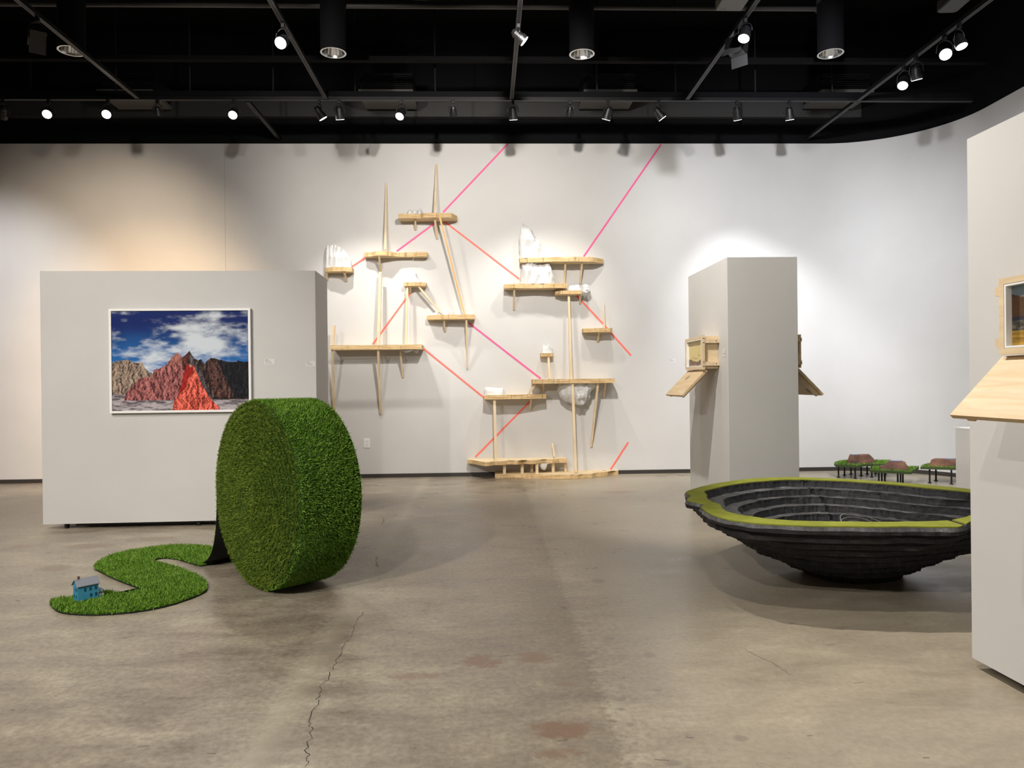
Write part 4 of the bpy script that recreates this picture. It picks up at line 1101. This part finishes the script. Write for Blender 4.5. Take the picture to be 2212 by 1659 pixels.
# ------------------------------------------------------------------ wall sculpture: shelves, struts, white crags, cord
def strut(parent, p, q, w=.034, taper=None, m=None, name='strut'):
    """p, q: (px, py, distance from the wall)"""
    bm = bmesh.new(); beam(bm, atY(p[0], p[1], WY - p[2]), atY(q[0], q[1], WY - q[2]), w, taper)
    return link_mesh(name, bm, m or M_STICK, parent)
def shelf(label, xa, xb, yt, th, prof, struts=(), name='wall_shelf', zfix=None, jag=.006, group=None):
    """xa, xb: image columns of the two ends; yt: image row of the top front edge; th thickness; prof: [(fraction, depth)]"""
    dmax = max(d for f, d in prof)
    z1 = zfix if zfix is not None else atY((xa + xb) / 2, yt, WY - dmax * .85).z
    za, zb = prof[0][1], prof[-1][1]
    X0, X1 = atY(xa, yt, WY - za).x, atY(xb, yt, WY - zb).x
    N = max(10, int((X1 - X0) / .035)); pts = []
    for i in range(N + 1):
        f = i / N; d = np.interp(f, [q[0] for q in prof], [q[1] for q in prof])
        pts.append((X0 + (X1 - X0) * f, WY - max(.03, d + random.uniform(-1, 1) * jag)))
    out = pts + [(X1, WY - .001), (X0, WY - .001)]
    t = thing(name, label, 'shelf', ((X0 + X1) / 2, WY, z1 - th), group)
    bm = bmesh.new(); prism(bm, out, z1 - th, z1, 0, 1)
    link_mesh('board', bm, [M_PLYTOP, M_PLYEDGE], t)
    for s_ in struts: strut(t, *s_)
    t['z1'] = z1
    return t, z1, z1 - th
TH = TH  # angles of the pit, kept
ST = .062
S1, z1t, _ = shelf('small plywood shelf at far left of the wall sculpture, under the pleated white dome', 703, 760, 577, ST, [(0, .14), (.3, .19), (.7, .22), (1, .17)],
    [((705.5, 588, .12), (707, 605, .015), .026), ((744, 589, .16), (748, 607, .015), .026)])
S2, z2t, _ = shelf('wavy plywood shelf below the left tall spike, second from the top of the left cluster', 787, 923, 543, ST, [(0, .13), (.12, .15), (.2, .22), (.33, .24), (.42, .19), (.5, .13), (.8, .12), (.86, .16), (1, .13)],
    [((832.5, 540, .13), (834.5, 396, .012), .034, .022), ((819, 553, .2), (822, 587, .012), .026), ((893, 552, .1), (893, 561, .012), .02)])
S3, z3t, _ = shelf('topmost plywood shelf with a tall leaning spike and small white chunks', 860, 987, 461, ST, [(0, .22), (.1, .24), (.38, .22), (.44, .26), (.62, .29), (.7, .25), (.9, .28), (1, .10)],
    [((939.5, 462, .2), (942.5, 356, .012), .034, .022), ((939, 469, .2), (944, 515, .012), .026), ((897.5, 474, .14), (897.5, 496, .012), .024)])
strut(S3, (950, 469, .24), (1004, 682, .14), .026, m=M_STICKO)
S4, z4t, _ = shelf('little plywood shelf carrying a white crag, propped by a slanting stick', 872, 920, 610, .05, [(0, .17), (.5, .2), (1, .16)],
    [((886.5, 619, .15), (887, 633, .012), .022)])
S5, z5t, _ = shelf('plywood shelf at the foot of the long amber stick', 922, 1025, 680, ST, [(0, .14), (.3, .2), (.5, .19), (.85, .22), (1, .22)],
    [((1007.5, 688, .18), (1009.5, 797, .012), .028, .018), ((959, 689, .15), (961, 716, .012), .022)])
strut(S5, (905, 620, .15), (953, 676, .15), .026)
S6, z6t, _ = shelf('long straight plywood shelf running behind the wide grey panel', 713, 911, 745.5, ST, [(0, .33), (1, .33)],
    [((718, 752, .29), (722, 890, .012), .030), ((817, 752, .28), (822, 894, .012), .030), ((864, 752, .2), (870.5, 815, .012), .024)], jag=.002)
strut(S6, (822, 588, .16), (817.5, 747, .25), .036, .040); strut(S6, (880, 622, .15), (877, 747, .22), .028); strut(S6, (721.5, 703, .25), (719, 747, .27), .034)
S7, z7t, _ = shelf('long curved plywood shelf at the top right, between the tall white peak and the dome', 1123, 1303, 556, ST, [(0, .18), (.3, .24), (.6, .27), (.85, .24), (1, .08)],
    [((1221.5, 562, .2), (1219, 612, .012), .026), ((1257.5, 562, .2), (1253.5, 612, .012), .026)])
S8, z8t, _ = shelf('plywood shelf under the large white dome at the upper right', 1089, 1225, 613, ST, [(0, .19), (.15, .25), (.5, .21), (.75, .25), (1, .20)],
    [((1111, 620, .2), (1110, 669, .012), .026)])
S9, z9t, _ = shelf('short plywood shelf with a crumpled white knob at its right end', 1199, 1257, 628, .05, [(0, .12), (.2, .2), (1, .2)],
    [((1253, 634, .15), (1253, 656, .012), .022)])
S10, z10t, _ = shelf('isolated small plywood shelf with one short spike, right of the sculpture', 1260, 1323, 709, .055, [(0, .18), (.5, .22), (1, .2)],
    [((1294, 716, .16), (1291, 738, .012), .024), ((1305, 709, .15), (1303, 650, .10), .026, .014)])
S11, z11t, _ = shelf('tiny plywood block with a white crag on a thin stick', 1168, 1195, 763, .045, [(0, .13), (.5, .16), (1, .13)])
S12, z12t, _ = shelf('long straight plywood shelf with the big hanging white bowl shape', 1151, 1328, 818.5, ST, [(0, .34), (1, .34)],
    [((1173, 826, .2), (1174, 846, .012), .024), ((1291.5, 826, .28), (1277, 965, .012), .032, .026), ((1308, 826, .24), (1304, 858, .012), .024)], jag=.002)
strut(S12, (1228.5, 640, .16), (1233.5, 819, .27), .030, .040); strut(S12, (1184.5, 769, .12), (1187, 819, .2), .030)
S13, z13t, _ = shelf('plywood shelf with a long white block on its left end', 1046, 1180, 852.5, ST, [(0, .28), (.1, .31), (.55, .31), (.8, .26), (1, .22)],
    [((1147.5, 861, .2), (1144, 886, .012), .026)])
strut(S13, (1158, 827, .28), (1141, 853, .26), .028)
S14, z14t, z14b = shelf('low wavy plywood shelf standing on short posts above the floor shelf', 1010, 1224, 994, .055, [(0, .14), (.04, .16), (.17, .52), (.21, .52), (.28, .40), (.33, .42), (.42, .34), (.5, .38), (.55, .30), (.62, .36), (.68, .36), (.76, .24), (.85, .28), (.93, .20), (1, .22)], zfix=.255)
strut(S14, (1068, 861, .26), (1071, 991, .30), .036)
strut(S14, (1193, 957, .10), (1197.5, 987, .13), .026)
F_, zf, _ = shelf('plywood floor board of the wall sculpture, lying on the concrete', 1069, 1336, 1018, .06, [(0, .30), (.04, .33), (.10, .30), (.2, .34), (.24, .38), (.33, .36), (.45, .48), (.62, .50), (.76, .40), (.80, .30), (.88, .26), (.94, .14), (1, .10)], zfix=.062, name='floor_board', jag=.009)
for px, d in ((1089.5, .33), (1128, .26), (1160, .33), (1195, .22), (1222, .12), (1149, .12)):
    x = atY(px, 1000, WY - d).x
    bm = bmesh.new(); box(bm, x - .02, x + .02, WY - d - .02 + .03, WY - d + .02 + .03, .062, z14b); link_mesh('post', bm, M_STICK, S14)
strut(F_, (1236.5, 826, .30), (1243.5, 1019, .40), .036)

def crag(label, sil, base_z, depth, yc=None, hang=False, faceted=.02, seed=0, pleat=0, name='white_crag', d0=0.0, n=26, m=14):
    """white crumpled mass. sil: [(px, py)] silhouette left to right; base_z: world height of its flat side"""
    Yc = WY - (depth / 2 + d0) if yc is None else yc
    P = [atY(px, py, Yc) for px, py in sil]; xs = [p.x for p in P]; zs = [p.z for p in P]
    X0, X1 = xs[0], xs[-1]; bm = bmesh.new(); rows = []
    for i in range(n + 1):
        f = i / n; x = X0 + (X1 - X0) * (.5 - .5 * math.cos(math.pi * f)) * 1.0
        h_ = np.interp(x, xs, zs) - base_z
        e = max(.12, math.sqrt(max(0, 1 - (2 * (x - X0) / (X1 - X0) - 1) ** 2))) if not pleat else max(.3, math.sqrt(max(0, 1 - (2 * (x - X0) / (X1 - X0) - 1) ** 2)))
        row = []
        for j in range(m + 1):
            a = math.pi * j / m
            yy = -math.cos(a) * depth / 2 * e; zz_ = (math.sin(a) ** .55) * h_
            k = mnoise.noise(Vector((x * 9 + seed, yy * 9, zz_ * 9))) * faceted * 2.2
            pl = pleat * math.sin(x * 95 + 3 * zz_) * min(1, abs(zz_) * 6)
            s_ = math.sin(a)
            row.append(bm.verts.new((x + k * .5 * (0 if i in (0, n) else 1), min(WY - .002, Yc + yy + (k + pl) * (-1 if a < math.pi / 2 else 0)), base_z + zz_ * (1 + k * 1.2) if s_ > .01 else base_z)))
        rows.append(row)
    for i in range(n):
        for j in range(m):
            bm.faces.new((rows[i][j], rows[i][j + 1], rows[i + 1][j + 1], rows[i + 1][j]))
    bm.faces.new(rows[0]); bm.faces.new(rows[-1][::-1])
    o = link_mesh(name, bm, M_PLASTER); tag(o, label, 'white crag')
    return o
crag('large pleated white dome on the far left small shelf', [(703, 572), (704, 545), (708, 528), (722, 527), (738, 536), (750, 548), (757, 560), (759, 576)], z1t, .17, seed=3, pleat=.013, faceted=.025)
crag('left white chunk of the row on the topmost shelf', [(879, 460), (882, 455), (888, 453.5), (892, 460)], z3t, .12, d0=.09, seed=5, faceted=.006, n=12, m=8)
crag('middle white chunk of the row on the topmost shelf', [(890.5, 460), (892, 454), (897, 452), (901, 454), (902, 460)], z3t, .11, d0=.06, seed=6, faceted=.006, n=12, m=8)
crag('right tallest white chunk of the row on the topmost shelf', [(902, 460), (904, 453), (908, 449), (910, 453), (911, 460)], z3t, .10, d0=.03, seed=7, faceted=.006, n=12, m=8)
crag('white crag with one sharp peak on the little propped shelf', [(880, 608), (884, 600), (890, 598), (895, 590), (899, 589), (903, 600), (909, 609)], z4t, .13, d0=.02, seed=9, faceted=.012, n=20)
for k, (a, b, h, lb) in enumerate([(934, 947, 674.5, 'low wide white chunk at the left end of the shelf under the amber stick'), (946, 955, 672, 'second white chunk from the left on the shelf under the amber stick'),
                                   (957, 969, 668.5, 'rounded white chunk in the middle of the shelf under the amber stick'), (972, 978.5, 669, 'narrow upright white chunk on the shelf under the amber stick')]):
    crag(lb, [(a, 679), (a + (b - a) * .2, h + 1), (a + (b - a) * .6, h), (b - 1, h + 2), (b, 679)], z5t, .09, d0=.03 + .02 * (k % 2), seed=11 + k, faceted=.006, n=12, m=8)
crag('ragged white shape hanging under the long left shelf', [(861, 753), (868, 758), (876, 762), (884, 760), (891, 757), (897, 762), (902, 763), (903, 753)], z6t - ST, .17, d0=.08, seed=17, faceted=.012, n=22)
crag('tall white peak standing on the curved top-right shelf', [(1121.5, 554), (1122, 530), (1123, 500), (1125.5, 484), (1136, 490), (1148, 494), (1152, 504), (1160, 512), (1166, 525), (1167, 540), (1171, 554)], z7t, .19, seed=21, faceted=.03, n=30, m=18)
crag('large white dome between the curved top-right shelf and the one below', [(1124.5, 611), (1126, 585), (1129, 569), (1145, 565.5), (1172, 566.5), (1185, 573), (1192, 585), (1196, 598), (1200, 612)], z8t, .23, seed=24, pleat=.013, faceted=.03, n=34, m=18)
crag('white scrap lying on the short shelf beside the crumpled knob', [(1226, 627), (1229, 618), (1238, 616), (1250, 615), (1256, 627)], z9t, .12, d0=.02, seed=27, faceted=.008, n=14, m=10)
# crumpled knob
def knob(label, cpx, cpy, d, rx, rz, seed, ry=.09):
    c = atY(cpx, cpy, WY - d); bm = bmesh.new(); bmesh.ops.create_icosphere(bm, subdivisions=3, radius=1)
    for v in bm.verts:
        k = 1 + .26 * mnoise.noise(v.co * 2.2 + Vector((seed, 0, 0))) + .10 * mnoise.noise(v.co * 6)
        v.co = Vector((c.x + v.co.x * rx * k, min(WY - .002, c.y + v.co.y * ry * k), c.z + v.co.z * rz * k))
    o = link_mesh('white_crag', bm, M_PLASTER); tag(o, label, 'white crag')
knob('crumpled white knob at the right end of the short upper-right shelf', 1265.5, 627, .14, .062, .085, 4)
crag('small white crag with two peaks on the tiny stick-mounted block', [(1168.5, 761), (1171, 750), (1174, 744), (1178, 746), (1181, 749), (1185, 744), (1188, 748), (1193, 752), (1195, 761)], z11t, .12, d0=.0, seed=31, faceted=.010, n=24)
crag('long low white block on the left end of the lower shelf', [(1045.5, 851), (1046, 839), (1051, 836), (1065, 837), (1080, 837.5), (1088, 838), (1091, 851)], z13t, .18, d0=.08, seed=34, faceted=.012, n=22)
crag('big white bowl shape hanging under the long right shelf', [(1206, 826), (1206, 842), (1211, 858), (1222, 869), (1236, 874), (1250, 874), (1264, 869), (1276, 858), (1281, 845), (1282, 826)], z12t - ST, .26, d0=.02, seed=37, pleat=.014, faceted=.035, n=36, m=18)
crag('small white shape hanging under the low wavy shelf', [(1163, 998), (1165, 1006), (1170, 1014), (1177, 1016), (1181, 1010), (1182, 1002), (1190, 1000), (1192, 997)], z14b, .12, d0=.16, seed=40, faceted=.010, n=20)

def cord(label, a, b, m=None, w=.024):
    p, q = atY(a[0], a[1], WY), atY(b[0], b[1], WY); d = (q - p); L = d.length; d.normalize(); s = Vector((-d.z, 0, d.x))
    c = (p + q) / 2; bm = bmesh.new(); obox(bm, Vector((c.x, WY - .0022, c.z)), d * L / 2, (0, .0019, 0), s * w / 2)
    o = link_mesh('coloured_band', bm, m or M_CORD); tag(o, label, 'coloured line')
cord('pink line from the wall top down to the topmost shelf', (1097, 311), (957, 459), M_PINK)
cord('pink line between the topmost shelf and the wavy shelf below its left', (938, 483), (857, 543), M_PINK)
cord('short coral line joining the wavy shelf to the far left domed shelf', (795, 553), (758, 578), M_CORAL)
cord('coral line from the topmost shelf to the large dome', (958, 477), (1122, 603), M_CORAL)
cord('coral line from the little propped shelf down to the long left shelf', (889, 629), (805, 744), M_CORAL)
cord('coral line from the long left shelf to the shelf with the white block', (911, 750), (1047, 860), M_CORAL)
cord('pink line from the amber stick shelf to the long right shelf', (1012, 697), (1168, 818), M_PINK)
cord('pink line from the wall top down to the curved top-right shelf', (1428, 312), (1261, 554), M_PINK)
cord('coral line running from the short upper-right shelf past the lone small shelf', (1243, 636), (1303, 700), M_CORAL); cord('coral line passing the lone small shelf and ending on the bare wall', (1303, 700), (1363, 768), M_CORAL)
cord('coral line from the shelf with the white block down to the low wavy shelf', (1149, 863), (1027, 987), M_CORAL)
cord('short coral line rising from the floor board at the right', (1357, 955), (1319, 1014), M_CORAL)

# ------------------------------------------------------------------ black ceiling: tracks, lamps, cans, ducts
def track(name, a, b, label):
    a, b = Vector(a), Vector(b); t = thing(name, label, 'lighting track', (a + b) / 2)
    d = (b - a).normalized(); s = Vector((-d.y, d.x, 0)); L = (b - a).length / 2; c = (a + b) / 2
    bm = bmesh.new(); obox(bm, c, d * L, s * .024, (0, 0, .02)); link_mesh('track_channel', bm, M_TRACK, t)
    for q in (-1, 1):
        bm = bmesh.new(); obox(bm, c + s * q * .0185 - Vector((0, 0, .0203)), d * L, s * .0035, (0, 0, .0012)); link_mesh('conductor_rail', bm, M_RAIL, t)
    return t
TYX = 9.2
names = ['leftmost long track running back to the wall lights', 'second long track from the left', 'centre long track running straight away from the viewer', 'fourth long track, running to the upper right', 'rightmost long track passing over the stepped pit']
TXS = [-4.2, -1.93, 0.35, 2.54, 4.72]
for i, (x, nme) in enumerate(zip(TXS, names)):
    track('lighting_track', (x, -2.0, TRZ), (x, TYX - .05 if i < 4 else WY + .03, TRZ), 'black ' + nme)
xs_ = atY(603, 308, WY).x
track('lighting_track', (xs_, TYX + .06, TRZ), (xs_, WY + .03, TRZ), 'short black track stub between the cross track and the back wall')
track('lighting_track', (FX0 + .2, TYX, TRZ), (6.2, TYX, TRZ), 'long black cross track parallel to the back wall, holding a row of spotlights')
def simple(name, label, cat, bm, m, group=None, kind=None):
    o = link_mesh(name, bm, m); tag(o, None if kind == 'structure' else label, None if kind == 'structure' else cat, group, kind); return o
# structural beams
bm = bmesh.new(); box(bm, FX0, 6.2, TYX - .03, TYX + .04, TRZ + .021, TRZ + .085); struct('trim_3', bm, M_BLACK)
bm = bmesh.new(); box(bm, FX0, 6.2, 8.88, 8.96, 5.20, 5.25); struct('trim_4', bm, M_BLACK)
bm = bmesh.new(); box(bm, FX0, 6.2, WY - .05, WY + .04, 5.15, 5.36); struct('trim_5', bm, mat('lit_upper_band', (0.032, 0.031, 0.03), .7))  # lit look of the black upper band put into a paler colour
# thin pipe across the top
p0, p1 = atZ(0, 10, 5.45), atZ(1770, 18, 5.45)
yy = (p0.y + p1.y) / 2
bm = bmesh.new(); tube(bm, (atZ(-60, 10, 5.45).x, yy, 5.45), (p1.x, yy, 5.45), .025, n=12)
tube(bm, (p1.x - .03, yy, 5.45), (p1.x + .03, yy, 5.45), .04, n=12); tube(bm, (p1.x, yy, 5.45), (p1.x, yy, 6.5), .025, n=12)
simple('ceiling_pipe', 'thin dark pipe crossing the very top of the picture', 'pipe', bm, mat('pipe_dark', (.05, .048, .046), .5, spec=.4))
# hanger rods of the cross track
rods = [(65, 'one left of the leftmost track'), (250, 'left of the first vent box'), (410, 'above the second wall lamp from the left'), (590, 'left of the second long track'), (767, 'just left of the vent box in the middle'), (940, 'right of the middle vent box'),
        (1290, 'crossing the vent box right of centre'), (1460, 'left of the fourth long track'), (1632, 'below the box-shaped lamp'), (1798, 'below the rightmost can light')]
for px, w_ in rods:
    x = atY(px, 200, TYX).x; bm = bmesh.new(); tube(bm, (x, TYX + .005, TRZ + .085), (x, TYX + .005, 6.5), .012, n=8)
    simple('hanger_rod', 'thin black rod hanging the cross track, ' + w_, 'rod', bm, M_TRACK, 'rods that hang the cross track')
# vent boxes
for px, lb in ((280, 'dark louvred vent box at upper left, dimly seen behind the track'), (836, 'dark louvred vent box with a grey lower lip near the middle'), (1315, 'dark louvred vent box right of the centre track'), (1820, 'dark louvred vent box at upper right, dimly seen')):
    c = atY(px, 186, 10.05); w_ = .35
    t = thing('ceiling_vent', lb, 'vent', (c.x, 10.05, c.z))
    bm = bmesh.new(); box(bm, c.x - w_, c.x + w_, 9.98, 10.5, c.z - .10, c.z + .15); link_mesh('vent_box', bm, M_BLACK, t)
    bm = bmesh.new()
    for k in range(7): obox(bm, (c.x, 9.965, c.z - .055 + .03 * k), (w_ * .94, 0, 0), (0, .012, .008), (0, .002, -.003))
    link_mesh('louvres', bm, M_TRACK, t)
    bm = bmesh.new(); box(bm, c.x - w_ - .01, c.x + w_ + .01, 9.90, 10.5, c.z - .145, c.z - .102); link_mesh('lower_lip', bm, M_BLACK2, t)
# recessed-look can downlights
def can(px, py, label):
    z = 4.92; c = atZ(px, py, z); R_ = 25 / 1600 * c.y
    t = thing('can_downlight', label, 'can light', c)
    bm = bmesh.new(); tube(bm, c + Vector((0, 0, .0)), c + Vector((0, 0, .55)), R_ + .01, n=40, cap=False); v = [q for q in bm.verts if q.co.z > z + .3]; bm.faces.new(v)
    tube(bm, c + Vector((0, 0, .55)), (c.x, c.y, 6.5), .02, n=10, cap=False); link_mesh('can_body', bm, M_BLACK, t, smooth=False)
    bm = bmesh.new(); n = 64
    rr = [(R_ + .012, 0), (R_ - .006, 0), (R_ - .012, .02)]
    rgs = [[bm.verts.new((c.x + a * math.cos(2 * math.pi * i / n), c.y + a * math.sin(2 * math.pi * i / n), z - .002 + h)) for i in range(n)] for a, h in rr]
    for A, B in zip(rgs, rgs[1:]):
        for i in range(n): bm.faces.new((A[i], A[(i + 1) % n], B[(i + 1) % n], B[i]))
    link_mesh('trim_ring', bm, M_CHROME, t)
    bm = bmesh.new(); rgs = []
    for q in range(7):
        f = q / 6; rgs.append([bm.verts.new((c.x + (R_ - .012) * (1 - .55 * f ** 1.6) * (1 + .02 * math.cos(16 * 2 * math.pi * i / n)) * math.cos(2 * math.pi * i / n), c.y + (R_ - .012) * (1 - .55 * f ** 1.6) * (1 + .02 * math.cos(16 * 2 * math.pi * i / n)) * math.sin(2 * math.pi * i / n), z + .02 + .16 * f)) for i in range(n)])
    for A, B in zip(rgs, rgs[1:]):
        for i in range(n): bm.faces.new((A[i], A[(i + 1) % n], B[(i + 1) % n], B[i]))
    bm.faces.new(rgs[-1]); link_mesh('reflector', bm, M_CHROME, t, smooth=True)
can(155, 110, 'round can downlight with chrome reflector, leftmost of the four'); can(720, 114, 'round can downlight with chrome reflector just right of the second long track')
can(1257, 117, 'round can downlight with chrome reflector right of the centre track'); can(1794, 116, 'round can downlight with chrome reflector, rightmost of the four')

# track lamps
def lamp(tx, ty, aim, label, lit=True, style='round', watt=0, cone=60, col=NEUT, target=None, drop=.16, rad=.052, length=.15, glow=None):
    """hangs from the track at (tx, ty); aim: direction of the beam"""
    top = Vector((tx, ty, TRZ - .02)); aim = Vector(aim).normalized()
    t = thing('track_spotlight', label, 'spotlight', top, 'spotlights on the ceiling tracks')
    bm = bmesh.new(); box(bm, tx - .018, tx + .018, ty - .018, ty + .018, top.z - .045, top.z - .0014); bmesh.ops.bevel(bm, geom=bm.edges[:], offset=.004, segments=1, affect='EDGES'); link_mesh('adapter', bm, M_HEAD, t)
    piv = top - Vector((0, 0, drop))
    side = aim.cross(Vector((0, 0, 1))); side = side.normalized() if side.length > .05 else Vector((1, 0, 0))
    bm = bmesh.new()
    arc = [piv + side * (rad + .012) * math.cos(a) + Vector((0, 0, (drop - .05) * math.sin(a) ** .7 if math.sin(a) > 0 else 0)) for a in np.linspace(0, math.pi, 13)]
    path_tube(bm, arc, .0055, 6); link_mesh('yoke', bm, M_HEAD, t, smooth=True)
    b0 = piv - aim * length * .5; b1 = piv + aim * length * .5
    if style == 'round':
        bm = bmesh.new(); tube(bm, b0, b0 + aim * .03, rad * .45, rad * .72, n=24); tube(bm, b0 + aim * .03, b1 - aim * .05, rad * .72, rad * .82, n=24); tube(bm, b1 - aim * .05, b1, rad, rad, n=28)
        for q in (.25, .4, .55): tube(bm, b0 + aim * length * q, b0 + aim * (length * q + .006), rad * .88, n=24)
        h = link_mesh('housing', bm, M_HEAD, t)
        bm = bmesh.new(); tube(bm, b1 - aim * .002, b1 + aim * .0025, rad * .9, n=28); link_mesh('lens', bm, M_LENS if lit else M_LENSDIM, t)
    else:
        u_ = side; v_ = u_.cross(aim).normalized(); bm = bmesh.new()
        obox(bm, piv, aim * length * .35, u_ * rad * 1.1, v_ * rad * 1.1); link_mesh('housing', bm, M_HEAD, t)
        bm = bmesh.new(); obox(bm, piv + aim * (length * .35 + .002), aim * .002, u_ * rad * .95, v_ * rad * .95); link_mesh('lens', bm, M_LENS if lit else M_LENSDIM, t)
        for s_ in (-1, 1):
            bm = bmesh.new(); q = piv + aim * (length * .35 + .05) + v_ * s_ * (rad * 1.25); obox(bm, q, aim * .05 + v_ * s_ * .02, u_ * rad * 1.15, v_.cross(u_) * .0 + (v_ * .0016)); link_mesh('barn_door', bm, M_GREYDEV, t)
    if watt:
        q = b1 + aim * .03
        spot(q, q + aim * 3, watt, cone, .75, col, .05)
    return t
def X9(px): return atY(px, 225, TYX).x
Wd = lambda x, z, dx=0: (dx, 1.46, z)
row = [  # px, aim, lit, watt, cone, label
    (6, (-.5, .6, -1), False, 0, 'dark spotlight at the far left edge of the cross track'),
    (105, (.25, -1, -.75), True, 4, 'bright spotlight facing the viewer, leftmost lit one on the cross track'),
    (233, (.2, -1, -.75), True, 4, 'bright spotlight facing the viewer, second lit one from the left on the cross track'),
    (340, (0, .3, -1), False, 0, 'small dark square-bodied spotlight between two bright ones at the left'),
    (505, (.1, -1, -.9), True, 64, 'bright spotlight facing the viewer at the short track stub'),
    (690, (.7, .40, -1.2), True, 101, 'dark tubular spotlight tilted down to the right, just left of the long track joint'),
    (733, (.05, .48, -1.3), True, 270, 'spotlight in a U-shaped yoke pointing straight down with a glowing rim'),
    (867, (-.35, -.9, -1.2), True, 9, 'bright spotlight tilted left toward the viewer, above the topmost shelf'),
    (979, (.0, .8, -1.4), False, 0, 'small unlit tubular spotlight left of the centre track'),
    (1108, (.1, .52, -1.3), True, 159, 'spotlight right at the foot of the centre track, turned to the wall'),
    (1231, (-.1, .7, -1.3), False, 0, 'small unlit tubular spotlight right of the centre track'),
    (1313, (-.35, .52, -1.3), True, 159, 'spotlight turned to the wall between the centre track and the bright tilted one'),
    (1423, (.75, .15, -1), True, 4, 'bright spotlight tilted down to the right, left of the fourth track'),
    (1592, (.3, .52, -1.3), True, 303, 'spotlight turned to the wall, right of the fourth track joint'),
    (1705, (.25, .40, -1.4), True, 109, 'rightmost spotlight of the cross track with a thin glowing rim')]
for px, aim, lit, watt, lb in row:
    small = px in (340, 979, 1231)
    lamp(X9(px), TYX, aim, lb, lit, 'round', watt, 66 if aim[1] > .35 else 75, NEUT if px < 1500 else COOL, rad=.045 if small else .056, length=.11 if small else .16, drop=.13 if small else .15)
def onX(tx, py): # point on the long track seen at image row py
    d = ray(CX, py); k = (TRZ - .15 - EYE) / d.z; return d.y * k
lamp(TXS[0], onX(0, 72), (-.5, .7, -1), 'square-bodied spotlight with barn doors at the top left corner', False, 'square', 0, rad=.06)
lamp(TXS[1], onX(0, 82), (-.15, -1, -.8), 'very bright spotlight facing the viewer on the second long track', True, 'round', 255, 75, drop=.17, rad=.06)
lamp(TXS[2], onX(0, 80), (.9, .1, -.75), 'bright spotlight tilted right on the centre long track', True, 'round', 160, 70, drop=.12, rad=.056)
lamp(TXS[3], onX(0, 66), (-.35, -.35, -1), 'bright spotlight above the box-shaped lamp on the fourth track', True, 'round', 6, 70, drop=.14, rad=.058)
lamp(TXS[3], onX(0, 92), (-.2, -.2, -1), 'box-shaped spotlight with wide grey flaps on the fourth track', False, 'square', 0, rad=.075, length=.17)
lamp(TXS[4], onX(0, 76), (.1, -.35, -1), 'bright spotlight nearest the viewer on the rightmost track', True, 'round', 84, 75, drop=.16, rad=.056)
lamp(TXS[4], onX(0, 100), (-.4, -.9, -.8), 'glaring round spotlight facing the viewer on the rightmost track', True, 'round', 6, 70, drop=.17, rad=.062)
lamp(TXS[4], onX(0, 146), (.3, .3, -1.2), 'downward spotlight with a thin glowing slit, third of four on the rightmost track', True, 'round', 8, 95, COOL, drop=.17, rad=.058)
lamp(TXS[4], onX(0, 166), (-.5, -.5, -.9), 'lowest bright tilted spotlight of four on the rightmost track', True, 'round', 5, 75, drop=.17, rad=.058)
# grey devices near the top edge
def speaker(px, py, z, label, sx, rot):
    c = atZ(px, py, z); t = thing('ceiling_speaker', label, 'speaker', c)
    bm = bmesh.new(); n = 12; R_ = .05
    pts = []
    for cx_, cy_, a0 in ((sx - R_, .2 - R_, 0), (-sx + R_, .2 - R_, 90), (-sx + R_, -.2 + R_, 180), (sx - R_, -.2 + R_, 270)):
        for k in range(6): a = math.radians(a0 + 18 * k); pts.append((cx_ + R_ * math.cos(a), cy_ + R_ * math.sin(a)))
    rot = math.radians(rot); pts = [(c.x + x * math.cos(rot) - y * math.sin(rot), c.y + x * math.sin(rot) + y * math.cos(rot)) for x, y in pts]
    prism(bm, pts, z, z + .10); bmesh.ops.bevel(bm, geom=[e for e in bm.edges if all(v.co.z < z + .01 for v in e.verts) and len(e.link_faces) == 2 and e.calc_face_angle(0) > 1], offset=.01, segments=2, affect='EDGES')
    link_mesh('speaker_body', bm, M_GREYDEV, t)
    bm = bmesh.new(); tube(bm, (c.x, c.y, z + .10), (c.x, c.y, 6.5), .02, n=10); link_mesh('mount', bm, M_TRACK, t)
    bm = bmesh.new(); tube(bm, (c.x + .0, c.y - .1, z - .003), (c.x, c.y - .1, z + .001), .008, n=10); link_mesh('status_lamp', bm, M_CHROME, t)
speaker(907, -22, 5.1, 'dark grey rounded speaker at the top edge left of centre', .11, 0)
speaker(2066, 8, 5.2, 'dark grey rounded speaker at the top edge near the right', .11, -4)
c = atZ(1584, 8, 5.25)
t = thing('ceiling_projector', 'flat grey box hanging at the top edge beside the fourth track', 'projector', c)
bm = bmesh.new(); box(bm, c.x - .14, c.x + .14, c.y - .22, c.y + .16, 5.25, 5.36); bmesh.ops.bevel(bm, geom=bm.edges[:], offset=.008, segments=1, affect='EDGES'); link_mesh('projector_body', bm, mat('device_mid_grey', (.14, .135, .13), .5), t)
bm = bmesh.new(); tube(bm, (c.x, c.y, 5.36), (c.x, c.y, 6.5), .02, n=10); link_mesh('mount', bm, M_TRACK, t)
bm = bmesh.new(); box(bm, c.x - .10, c.x - .05, c.y + .10, c.y + .104, 5.249, 5.2505); box(bm, c.x - .052, c.x - .048, c.y + .10, c.y + .16, 5.249, 5.2505); link_mesh('seam', bm, M_DARKP, t)
